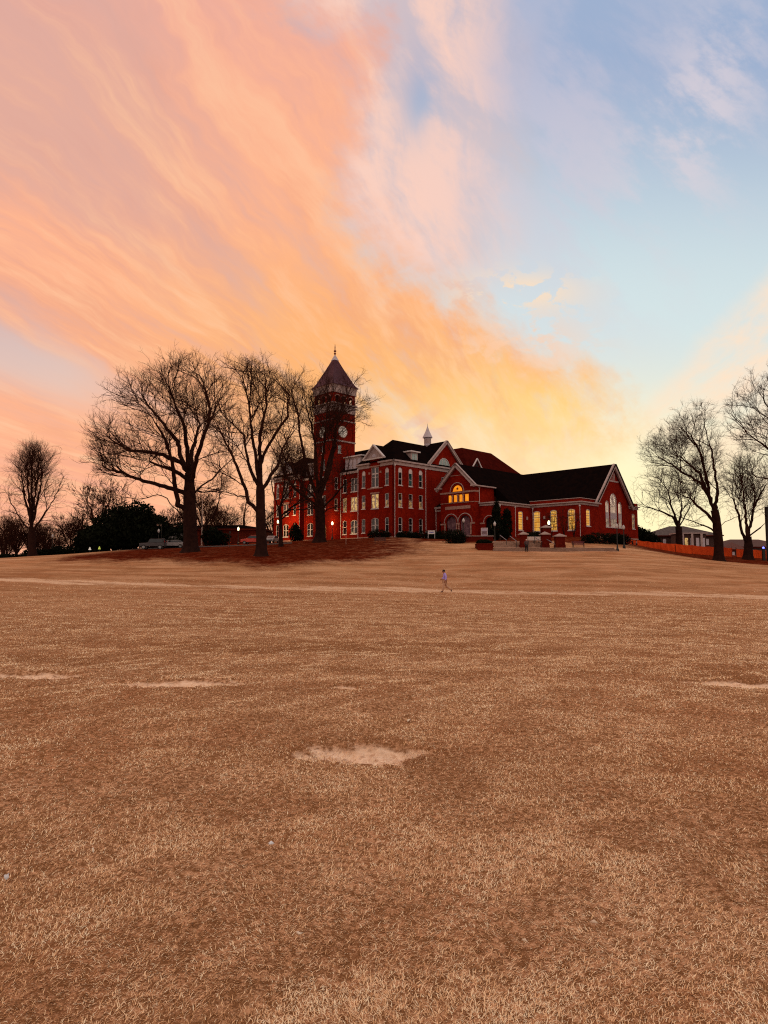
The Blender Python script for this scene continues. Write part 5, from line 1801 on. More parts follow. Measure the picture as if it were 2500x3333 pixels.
# the mass of magnolias left of the great tree
for i, (px, D, h, w, lab) in enumerate((
        (300, 118, 5.2, 3.0, 'dark evergreen magnolia at the left end of the clump'),
        (368, 121, 8.6, 4.2, 'tallest dark evergreen magnolia in the left clump'),
        (440, 119, 9.0, 4.6, 'broad dark evergreen magnolia in the middle of the clump'),
        (500, 122, 6.4, 3.4, 'dark evergreen magnolia behind the parked off-road car'))):
    bush('magnolia_tree', lab, px, D, [((0, 0, h * .45), (w, w * .9, h * .48)), ((-w * .45, 0, h * .3), (w * .7, w * .6, h * .32)), ((w * .5, .3, h * .35), (w * .65, w * .6, h * .34)), ((.2 * w, -.2, h * .74), (w * .5, w * .5, h * .25))], 5200, .34, 60 + i, 'tree', 'dark evergreen magnolias left of the great tree')
bush('evergreen_shrub', 'dark evergreen shrub close behind the thickest trunk', 590, 116, [((0, 0, 2.2), (2.6, 1.8, 2.4)), ((-1.5, 0, 1.2), (1.8, 1.4, 1.5))], 2600, .26, 70)
bush('evergreen_shrub', 'leafy shrub right of the thickest trunk before the dark low building', 690, 122, [((0, 0, 1.8), (2.2, 1.6, 2.0)), ((1.5, 0, 1.3), (1.8, 1.4, 1.5))], 1900, .24, 71)
bush('cone_shrub', 'dark cone shaped shrub against the left brick wing', 0, 0, [((0, 0, 1.6), (1.4, 1.3, 1.8)), ((0, 0, 2.7), (.8, .8, 1.3)), ((.9, -.2, .9), (.9, .8, 1.0))], 2600, .17, 72, at=site(-27.6, -2.2, -.45))
# planting along the hall and the porch
for i, (X, Y, rx, rz_, lab) in enumerate((
        (-2.2, -1.6, 2.0, .95, 'low dark shrub at the corner of the brick hall'),
        (1.3, 1.8, 1.7, .8, 'dark shrub below the first side window of the hall'),
        (1.5, 6.2, 2.4, 1.0, 'dark shrub below the third side window of the hall'),
        (2.3, 9.3, 2.0, 1.05, 'dark shrub left of the porch beside the white sign'),
        (5.2, 8.0, 2.2, 1.15, 'dark shrub at the foot of the left porch arch'))):
    p = site(X, Y); p.z = H(p.x, p.y)
    bush('hedge_shrub', lab, 0, 0, [((0, 0, rz_ * .7), (rx, 1.1, rz_)), ((rx * .6, .1, rz_ * .55), (rx * .6, .9, rz_ * .8)), ((-rx * .5, -.1, rz_ * .55), (rx * .6, .9, rz_ * .85))], 1900, .13, 80 + i, 'shrub', 'dark clipped shrubs along the brick walls', at=p)
bush('hedge_shrub', 'round dark bush standing forward of the porch shrubs', 1480, 100, [((0, 0, 1.0), (1.9, 1.3, 1.25)), ((.8, -.1, .7), (1.2, 1.0, .9))], 2200, .13, 90, 'shrub', 'dark clipped shrubs along the brick walls')
bush('hedge_shrub', 'wide dark hedge right of the wooden bench below the gable', 1950, 101, [((0, 0, .75), (2.4, 1.2, 1.0)), ((2.4, .1, .7), (1.9, 1.1, .95)), ((-1.6, 0, .6), (1.4, 1.0, .8))], 3000, .13, 91, 'shrub', 'dark clipped shrubs along the brick walls')
bush('hedge_shrub', 'dark hedge behind the right lamp post below the gable', 2018, 103, [((0, 0, .8), (1.6, 1.1, 1.0)), ((.8, 0, .6), (1.0, .9, .8))], 1700, .13, 92, 'shrub', 'dark clipped shrubs along the brick walls')
# dark evergreens in front of the loggia
bush('conical_evergreen', 'slender pointed black evergreen in front of the loggia arch', 1618, 107, [((0, 0, 2.2), (1.15, 1.0, 2.5)), ((0, 0, 4.4), (.75, .7, 1.9)), ((.1, 0, 5.9), (.35, .35, 1.1))], 4200, .16, 93, 'tree')
bush('columnar_evergreen', 'flat topped dark evergreen column beside the pointed one', 1651, 108, [((0, 0, 2.4), (.95, .85, 2.7)), ((.1, 0, 4.2), (.7, .65, 1.1)), ((-.5, 0, 1.6), (.8, .7, 1.7))], 3600, .16, 94, 'tree')
bush('holly_shrub', 'dark evergreen at the right corner of the chapel before the sunset', 2098, 138, [((0, 0, 1.8), (2.6, 2, 2.2)), ((-1.4, 0, 2.8), (1.6, 1.4, 1.9)), ((2.2, 0, 1.2), (1.6, 1.2, 1.4))], 4200, .22, 95, 'shrub')
# low dark hedge along the brow on the left
for i, (px0, D, L, h, lab) in enumerate(((30, 118, 8, .9, 'long low dark hedge on the brow at the left edge'), (165, 119, 8, 1.3, 'low dark hedge on the brow between the lone tree and the magnolias'), (230, 117, 5, 1.6, 'taller dark hedge end beside the magnolias'))):
    bush('brow_hedge', lab, px0, D, [((k * 1.6 - L / 2, 0, h * .4), (1.3, .8, h * .62)) for k in range(int(L / 1.6) + 1)], 500 * int(L), .17, 330 + i, 'hedge', 'dark hedges on the brow')
# reddish crape myrtles before the chapel windows
for i, (px, D, h, lab) in enumerate(((1797, 112, 4.3, 'thin twiggy crape myrtle before the third lit chapel window'), (1838, 112, 4.8, 'thickest twiggy crape myrtle before the chapel wall'), (1870, 113, 4.0, 'small twiggy crape myrtle left of the chapel downspout'))):
    g = G(px, D); root = empty('crape_myrtle', g, 0, lab, 'tree', 'crape myrtles before the chapel windows')
    rng = random.Random(200 + i); sk = Skeleton(); a0 = sk.add((0, 0, -.2), None, True)
    for s in range(5):
        an = s * 1.256 + rng.random(); p = Vector((0, 0, 0)); b = a0
        for j in range(8):
            p = p + Vector((math.cos(an) * .06, math.sin(an) * .06, h * .07)); b = sk.add(p, b, j < 5)
    attr = [(rng.gauss(0, h * .16), rng.gauss(0, h * .16), h * rng.uniform(.3, 1.0)) for _ in range(260)]
    grow(sk, attr, .2, 2.0, .3, 40, rng, .3)
    tree_mesh(sk, .12, .012, rng, .45, 4, root)
# ---------------------------------------------------------------- steps, piers, walls
CONC = mat('worn_concrete', (0.50, 0.31, 0.23), 0.9, (0.36, 0.21, 0.15), 1.2)
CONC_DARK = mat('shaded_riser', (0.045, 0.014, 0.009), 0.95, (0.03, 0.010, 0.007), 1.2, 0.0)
CAPST = mat('cap_stone', (0.36, 0.25, 0.22), 0.8, (0.27, 0.18, 0.155), 2.0)
BRICK_SITE = brick_mat('site_brick', (0.115, 0.0075, 0.004), (0.08, 0.005, 0.003), (0.09, 0.012, 0.007))


def steps(name, label, pxl, pxr, D0, z0, n, rise, run, pxl2=None):
    """Flight of steps climbing away from the viewer."""
    xl, xr = P(pxl, HYP, D0).x, P(pxr, HYP, D0).x
    xc = (xl + xr) / 2
    root = empty(name, (xc, D0, z0), 0, label, 'steps')
    t = MB(); r = MB(); w = (xr - xl) / 2
    for k in range(n):
        t.box(-w, w, k * run - 0.03, (k + 1) * run + (2.0 if k == n - 1 else 0), (k + 1) * rise - 0.085, (k + 1) * rise)
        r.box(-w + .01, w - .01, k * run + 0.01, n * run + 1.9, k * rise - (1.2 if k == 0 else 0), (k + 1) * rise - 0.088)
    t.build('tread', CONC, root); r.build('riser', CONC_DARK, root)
    return root


Zs0 = P(1713, 1796, 90).z - 0.02
steps('stone_steps', 'wide flight of low stone steps at the edge of the field', 1607, 2012, 90.2, Zs0, 4, 0.155, 0.42)
zs1 = Zs0 + 4 * 0.155
steps('stone_steps', 'narrower upper flight of stone steps between the brick piers', 1611, 1772, 94.2, zs1 + .003, 7, 0.155, 0.38)


def pier(label, px, D, z, w, h):
    x = P(px, HYP, D).x
    root = empty('brick_pier', (x, D, z), 0, label, 'pier', 'brick piers beside the steps')
    m = MB(); m.box(-w / 2, w / 2, -w / 2, w / 2, -0.6, h); m.box(-w / 2 - .06, w / 2 + .06, -w / 2 - .06, w / 2 + .06, -0.6, .45)
    m.build('shaft', BRICK_SITE, root)
    c = MB(); k = w / 2 + .2
    c.box(-k, k, -k, k, h + .002, h + .16)
    c.add([(-k + .08, -k + .08, h + .161), (k - .08, -k + .08, h + .161), (k - .08, k - .08, h + .161), (-k + .08, k - .08, h + .161), (0, 0, h + .5)], [(0, 1, 4), (1, 2, 4), (2, 3, 4), (3, 0, 4)])
    c.build('cap', CAPST, root)
    return root


pier('brick pier with pale cap just left of the white banner', 1705, 94.0, zs1, .95, 1.95)
pier('brick pier with pale cap just right of the white banner', 1775, 94.0, zs1, 1.0, 1.95)
pier('brick pier at the right end of the row, lower than the others', 1823, 93.0, zs1, 1.25, 1.62)
pier('brick pier set farthest back, close to the lit post lamp', 1779, 100.0, zs1 + .9, 1.3, 2.35)


def handrail(label, px, D, z, L, rise):
    x = P(px, HYP, D).x
    root = empty('handrail', (x, D, z), 0, label, 'handrail', 'black handrails on the steps')
    b = MB(); b.bar((0, 0, .9), (-.55, L, .9 + rise), .07); b.build('rail', mat('rail_paint', (0.20, 0.15, 0.16), .4), root)
    for q in (0.02, .98):
        m = MB(); m.bar((-.55 * q, L * q, -.1), (-.55 * q, L * q, .87 + rise * q), .06); m.build('post', DARK, root)
    return root


handrail('handrail at the left end of the upper steps', 1650, 95.0, zs1 + .3, 2.4, .85)
handrail('handrail left of the brick pier with the banner', 1683, 94.0, zs1 + .1, 2.2, .85)
handrail('handrail just left of the pier right of the banner', 1765, 93.2, zs1, 2.2, .8)
handrail('handrail at the right end of the upper steps before the low pier', 1808, 91.0, Zs0 + .2, 2.6, .85)

# brick planter wall left of the steps
xw0, xw1 = P(1557, HYP, 91).x, P(1606, HYP, 91).x
pl = empty('planter_wall', ((xw0 + xw1) / 2, 91, P(1580, 1792, 91).z), 0, 'low brick planter wall with clipped hedge left of the wide steps', 'planter')
w = (xw1 - xw0) / 2
m = MB(); m.box(-w, w, 0, 3.0, -.8, .95); m.build('wall', BRICK_SITE, pl)
m = MB(); m.box(-w - .05, w + .05, -.06, 3.05, .952, 1.04); m.build('coping', BRICK_DARK, pl)
lf = leaf_cloud('hedge', [((0, 1.4, 1.2), (w * 1.0, 1.0, .45)), ((-w * .5, 1.4, 1.15), (w * .55, .9, .42)), ((w * .5, 1.4, 1.15), (w * .5, .9, .42))], 2200, .11, 301, pl)
# terrace wall with pale coping in front of the porch
a, b = P(1478, HYP, 103), P(1606, HYP, 103)
tw = empty('terrace_wall', ((a.x + b.x) / 2, 103, P(1540, 1765, 103).z), 0, 'low brick terrace wall with a pale coping in front of the porch', 'wall')
w = (b.x - a.x) / 2
m = MB(); m.box(-w, w, 0, .5, -2, .95); m.build('wall', BRICK_SITE, tw)
m = MB(); m.box(-w - .08, w + .08, -.12, .6, .952, 1.07); m.build('coping', CAPST, tw)
# pale ramp beside it
rp = MB(); g = P(1540, 1791, 92)
rp.add([(g.x - 1.15, 92, g.z - .15), (g.x + 1.5, 92, g.z - .15), (g.x + .5, 95.5, g.z + .42), (g.x - 1.0, 95.5, g.z + .42), (g.x - 1.15, 92, g.z - .7), (g.x + 1.5, 92, g.z - .7), (g.x + .5, 95.5, g.z - .7), (g.x - 1.0, 95.5, g.z - .7)],
       [(0, 1, 2, 3), (0, 4, 5, 1), (1, 5, 6, 2), (2, 6, 7, 3), (3, 7, 4, 0)])
o = rp.build('ramp', mat('pale_concrete', (0.62, 0.42, 0.30), .9, (0.5, .32, .22)), None)
tag(o, 'small pale concrete ramp at the foot of the planter wall', 'ramp')
# white banner between the piers
xb0, xb1 = P(1718, HYP, 95.5).x, P(1763, HYP, 95.5).x
bn = empty('barrier_banner', ((xb0 + xb1) / 2, 95.9, P(1740, 1764, 95.9).z), 0, 'plain white banner on a low barrier between two brick piers', 'banner')
w = (xb1 - xb0) / 2
m = MB(); nn = 14
vs = [(-w + 2 * w * i / nn, .03 * math.sin(i * 1.3), z) for z in (.22, .80) for i in range(nn + 1)]
m.add(vs, [(i, i + 1, i + 2 + nn, i + 1 + nn) for i in range(nn)])
m.build('cloth', mat('white_vinyl', (0.66, 0.52, 0.46), .6, (0.56, .42, .36)), bn)
for q in (-.75, 0, .75):
    m = MB(); m.bar((q * w, .05, -.3), (q * w, .05, .8), .06); m.build('leg', DARK, bn)
bg_ = bush('hedge_shrub', 'dark clipped hedge above the white banner behind the piers', 1740, 100, [((0, 0, 1.15), (1.1, .6, .7)), ((.8, 0, 1.1), (.8, .6, .65)), ((-.8, 0, 1.1), (.8, .6, .65))], 1700, .11, 310, 'shrub', 'dark clipped shrubs along the brick walls', at=Vector((P(1741, HYP, 99).x, 99, P(1741, 1760, 99).z - .35)))


# ---------------------------------------------------------------- signs and benches
def board_sign(name, label, px, py_base, D, w, h, leg, faces, frame_m):
    p = P(px, py_base, D)
    root = empty(name, p, 0, label, 'sign')
    f = MB(); t = .07
    f.box(-w / 2, w / 2, 0, .06, leg + h - t, leg + h); f.box(-w / 2, w / 2, 0, .06, leg, leg + t)
    f.box(-w / 2, -w / 2 + t, 0.002, .058, leg + t, leg + h - t); f.box(w / 2 - t, w / 2, 0.002, .058, leg + t, leg + h - t)
    f.build('frame', frame_m, root)
    b = MB(); b.box(-w / 2 + t * .5, w / 2 - t * .5, .02, .05, leg + t * .5, leg + h - t * .5); b.build('board', faces[0], root)
    for (u0, u1, v0, v1, m_) in faces[1]:
        q = MB(); q.box(-w / 2 + w * u0, -w / 2 + w * u1, .008, .018, leg + h * v0, leg + h * v1); q.build('print', m_, root)
    for s in (-1, 1):
        q = MB(); q.box(s * (w / 2 - .06) - .035, s * (w / 2 - .06) + .035, .01, .055, -.6, leg - .003); q.build('leg', frame_m, root)
    return root


BLUE = mat('blue_print', (0.10, 0.10, 0.35), .6, (0.16, .14, .4))
SHADE = mat('grey_print', (0.13, 0.08, 0.10), .6, (0.28, .16, .16), 1.5)
LILAC = mat('pale_print', (0.42, 0.34, 0.42), .6, (0.34, .26, .33))
board_sign('notice_sign', 'low white notice sign with one faint blue line left of the porch', 1404.5, 1741, 110, 1.25, .62, .15, (WHITE, [(.2, .8, .36, .58, BLUE)]), WHITE)
board_sign('poster_frame', 'white framed standing poster right of the porch arches', 1577, 1752, 104, 1.08, 1.4, .3, (SHADE, [(.1, .9, .62, .92, LILAC), (.12, .88, .30, .45, SHADE), (.1, .9, .07, .22, LILAC)]), WHITE)
board_sign('roadside_sign', 'small pale sign board on posts above the parked off-road car', 517, 1745, 118, 1.0, .55, 1.8, (mat('peach_board', (0.55, .33, .24), .6), []), DARK)


def bench(label, px, py, D, w, rz, slat_m):
    p = P(px, py, D); p.z = H(p.x, p.y) if abs(H(p.x, p.y) - p.z) < 1.2 else p.z
    root = empty('park_bench', p, rz, label, 'bench', 'park benches')
    s = MB()
    for k in range(4): s.box(-w / 2, w / 2, .05 + k * .12, .14 + k * .12, .43, .47)
    s.build('seat', slat_m, root)
    b = MB()
    for k in range(4): b.box(-w / 2, w / 2, .53 + k * .02, .56 + k * .02, .52 + k * .13, .61 + k * .13)
    b.build('backrest', slat_m, root)
    for s_ in (-1, 1):
        l = MB(); x = s_ * (w / 2 - .15)
        l.box(x - .03, x + .03, .06, .10, -.2, .62); l.box(x - .03, x + .03, .50, .56, -.2, 1.0); l.box(x - .03, x + .03, .06, .55, .40, .428); l.box(x - .035, x + .035, .03, .55, .62, .66)
        l.build('leg', DARK, root)
    return root


bench('dark slatted bench on the lawn before the near corner of the hall', 1237, 1778, 103, 1.9, R(0), mat('dark_slats', (0.085, .03, .025), .7, (0.05, .018, .015)))
bench('reddish plum bench on the right half of the wide steps', 1885, 1780, 94.5, 1.85, R(0), mat('plum_slats', (0.13, .018, .03), .6, (0.09, .012, .02)))

# ---------------------------------------------------------------- lamps
GLOBE_LIT = emis('lit_globe', (1.0, 0.78, 0.38), 4.0, (1.0, 0.84, 0.46))
GLOBE = mat('milk_glass', (0.50, 0.45, 0.44), 0.4, (0.40, 0.36, 0.35), 3.0)


def lamp_post(label, px, D, h, lit=False, base=None, glow=60.0):
    g = base if base is not None else G(px, D)
    root = empty('lamp_post', g, 0, label, 'street lamp', 'acorn lamp posts')
    m = MB(); m.lathe([(.22, -.3), (.22, .25), (.13, .45), (.10, .7), (.075, 1.0), (.06, h - .85), (.10, h - .75), (.13, h - .66)], n=10); m.build('pole', DARK, root)
    q = MB(); q.lathe([(.13, h - .66), (.20, h - .42), (.21, h - .26), (.12, h - .06), (.05, h + .05)], n=12)
    q.build('globe', GLOBE_LIT if lit else GLOBE, root, smooth=True)
    c = MB(); c.lathe([(.16, h - .69), (.17, h - .655)], n=12); c.lathe([(.05, h + .081), (.02, h + .22)], n=8); c.build('lamp_cap', DARK, root)
    if lit:
        L = bpy.data.lights.new('lamp_glow', 'POINT'); L.energy = glow; L.color = (1.0, .62, .25); L.shadow_soft_size = .25; L.specular_factor = 0.0
        lo = bpy.data.objects.new('lamp_glow', L); link(lo, root); lo.location = (0, .5, h - .35)
    return root


def lamp_at(label, px, py_head, D, lit=False, glow=60.0):
    """Post whose globe stands at row py_head."""
    g = G(px, D); zt = P(px, py_head, D).z
    return lamp_post(label, px, D, zt - g.z + .3, lit, None, glow)


lamp_at('lit lamp post just left of the brick wing, beside a dark trunk', 903, 1698, 137, True, 1500)
lamp_at('lit lamp post at the tower entrance arch', 1081, 1703, 126.5, True, 500)
lamp_at('lit lamp post half hidden behind the forked trunk', 774, 1721, 130, True, 120)
lamp_at('lit lamp post before the third chapel window', 1789, 1701, 106, True, 60)
lamp_at('unlit lamp post in front of the porch arches', 1510, 1694, 101)
lamp_at('unlit lamp post before the black conical evergreen', 1612, 1705, 98)
lamp_at('unlit lamp post at the right end of the wide steps', 2011, 1712, 91.0)
lamp_at('unlit lamp post a little behind and right of the step lamp', 2033, 1716, 96.0)
lamp_at('unlit lamp post among the evergreens beside the parked cars', 514, 1728, 116)
lamp_at('unlit lamp post beyond the low tree line on the left', 168, 1745, 126)
# pale flag pole by the great trunk
fp = empty('flag_pole', G(655, 125), 0, 'slender pale flag pole right of the thickest trunk', 'pole')
m = MB(); m.lathe([(.12, -.3), (.11, 1), (.05, 9)], n=8); m.build('pole', mat('pale_pole', (.5, .36, .32), .5), fp)
m = MB(); m.lathe([(.22, -.2), (.22, .12), (.14, .2)], n=10); m.build('base', CONC, fp)
m = MB(); g = G(747, 106); m.lathe([(.04, -.3), (.035, 2.6)], n=6); m.box(-.14, .14, -.05, .05, 2.35, 2.75); o = m.build('small_post', DARK, None, loc=g); tag(o, 'thin dark sign post on the leaf bed left of the forked trunk', 'post')
m = MB(); g = G(1126, 104); m.lathe([(.04, -.3), (.03, 2.0)], n=6); m.box(-.05, .05, -.04, .04, 1.9, 2.1); o = m.build('survey_stake', CONC, None, loc=g); tag(o, 'thin pale stake in the ground before the tower corner', 'stake')

# ---------------------------------------------------------------- orange construction fence on the right
ORANGE = mat('orange_mesh', (0.74, 0.085, 0.014), 0.8, (0.52, 0.050, 0.010), 0.35, 0.08, .3, 3.0)
fence = empty('construction_fence', G(2260, 119), 0, 'orange mesh construction fence running down the slope on the right', 'fence')
fo = fence.location.copy()
pts = []
for px, D, top in ((2036, 122, 0), (2058, 122, 0), (2082, 121.5, 0), (2108, 121, 0), (2150, 120.5, 0), (2200, 120, 0), (2255, 119, 0), (2310, 118, 0), (2362, 117, 0), (2384, 116, 0)):
    pts.append(G(px, D))
pts2 = [G(px, D) for px, D in ((2398, 116), (2430, 115.5), (2462, 115), (2490, 114), (2530, 113))]
rng = random.Random(4)
for chain in (pts, pts2):
    for i in range(len(chain) - 1):
        a, b = chain[i], chain[i + 1]
        m = MB(); n = 16; vs = []
        top = 1.62 if chain is pts else 1.5
        for z in range(5):
            for k in range(n + 1):
                p = a.lerp(b, k / n) - fo
                sag = .10 * math.sin(math.pi * k / n) * (z / 4)
                vs.append((p.x, p.y - .06 + .07 * math.sin(k * 1.1 + i * 2 + z * .6) * (1 if i in (3, 4, 5) else .4), p.z + .05 + (top - sag) * z / 4))
        m.add(vs, [(z * (n + 1) + k, z * (n + 1) + k + 1, (z + 1) * (n + 1) + k + 1, (z + 1) * (n + 1) + k) for z in range(4) for k in range(n)])
        m.build('mesh_panel', ORANGE, fence)
    for p in chain:
        q = p - fo; m = MB(); m.box(q.x - .05, q.x + .05, q.y - .02, q.y + .06, q.z - .4, q.z + 1.75); m.build('post', DARK, fence)

# ---------------------------------------------------------------- buildings beyond
def low_house(name, label, c, rz, w, d, h, rh, wall_m, roof_m, wins=0, lit=0, eave=.7, cols=0):
    root = empty(name, c, rz, label, 'building')
    m = MB(); m.box(-w / 2, w / 2, 0, d, -2, h); m.build('wall', wall_m, root)
    e = eave
    r = MB(); k = min(d, w) / 2
    v = [(-w / 2 - e, -e, h), (w / 2 + e, -e, h), (w / 2 + e, d + e, h), (-w / 2 - e, d + e, h)]
    if w > d: tp = [(-w / 2 + k, d / 2, h + rh), (w / 2 - k, d / 2, h + rh)]; fs = [(0, 1, 5, 4), (1, 2, 5), (2, 3, 4, 5), (3, 0, 4)]
    else: tp = [(0, d / 2 - .01, h + rh), (0, d / 2 + .01, h + rh)]; fs = [(0, 1, 4), (1, 2, 5, 4), (2, 3, 5), (3, 0, 4, 5)]
    r.add(v + tp, fs + [(3, 2, 1, 0)]); r.build('roof', roof_m, root)
    f = MB(); f.box(-w / 2 - e + .05, w / 2 + e - .05, -e + .02, d + e - .05, h - .32, h - .01); f.build('fascia', TRIM if cols else BRICK_DARK, root)
    for i in range(wins):
        x = -w / 2 + w * (i + .5) / wins
        q = MB(); q.box(x - .45, x + .45, -.05, .05, h * .25, h * .72); q.build('window', (LIT if i < lit else PALE), root)
    for i in range(cols):
        x = -w / 2 + w * (i + .5) / cols
        q = MB(); q.box(x - .3, x + .3, -e + .1, -e + .6, -2, h - .33); q.build('column', TRIM, root)
    return root


GREYROOF = slate_mat('grey_metal_roof', (0.12, 0.095, 0.09), (0.08, .06, .06), .5)
DULL = mat('dull_wall', (0.060, 0.025, 0.020), .9, (0.04, .017, .014), .5)
low_house('low_building', 'low dark brick building behind the red car left of the hall', Vector((P(700, HYP, 150).x, 150, P(700, 1790, 150).z)), 0, 22, 12, 5.0, 1.2, BRICK_DARK, SLATE, 0)
for q, (px, py) in enumerate(((775, 1748), (862, 1750))): pass
low_house('pavilion_building', 'long low building with a grey hipped roof right of the chapel', Vector((P(2235, HYP, 200).x, 200, P(2235, 1785, 200).z)), R(-6), 20.5, 16, 4.1, 3.3, DULL, GREYROOF, 8, 0, .9, 0)
low_house('pavilion_porch', 'pale columned porch at the end of the grey roofed building', Vector((P(2255, HYP, 190).x, 190, P(2255, 1795, 190).z)), R(-6), 8, 6, 5.6, .5, DULL, GREYROOF, 5, 2, .5, 3)
low_house('distant_house', 'low brown roofed building behind the fence at the right edge', Vector((P(2470, HYP, 210).x, 210, P(2470, 1815, 210).z)), R(4), 24, 14, 3.6, 2.6, DULL, mat('brown_roof', (0.10, .045, .035), .9, (.07, .03, .024)), 6, 0, .6)
low_house('kiosk', 'small kiosk with a pyramid roof behind the orange fence', Vector((P(2398, HYP, 150).x, 150, P(2398, 1818, 150).z)), 0, 3.4, 3.4, 2.2, 1.7, DULL, mat('brown_shingle', (0.13, .05, .04), .9, (.09, .035, .028)), 2, 0, .5)

# emergency call point and the dark pylon at the right edge
ep = empty('call_point', G(2487, 108), 0, 'slim black emergency call point with a blue lamp on top', 'call box')
m = MB(); m.box(-.22, .22, -.15, .15, -.3, 2.0); m.box(-.17, .17, -.165, -.152, 1.1, 1.6); m.build('post', DARK, ep)
zt = P(2492, 1783, 108).z - ep.location.z
m = MB(); m.lathe([(.12, 2.0), (.12, zt - .25)], n=8); m.build('mast', DARK, ep)
m = MB(); m.sphere((0, 0, zt), .17); m.build('blue_lamp', emis('blue_lamp', (.10, .12, 1.0), 6.0), ep, smooth=True)
m = MB(); m.lathe([(.30, -.3), (.30, 9.0), (.1, 9.05)], n=10); o = m.build('dark_pylon', DARK, None, loc=G(2503, 106)); tag(o, 'thick black pylon cut by the right edge of the picture', 'pole')

# ---------------------------------------------------------------- cars
GLASSC = glass_mat('car_glass', (0.012, 0.012, 0.016))
TYRE = mat('tyre', (.010, .009, .009), .9)
CHROME = mat('rim', (.30, .28, .28), .35, (.2, .2, .2), 5, metal=.6)


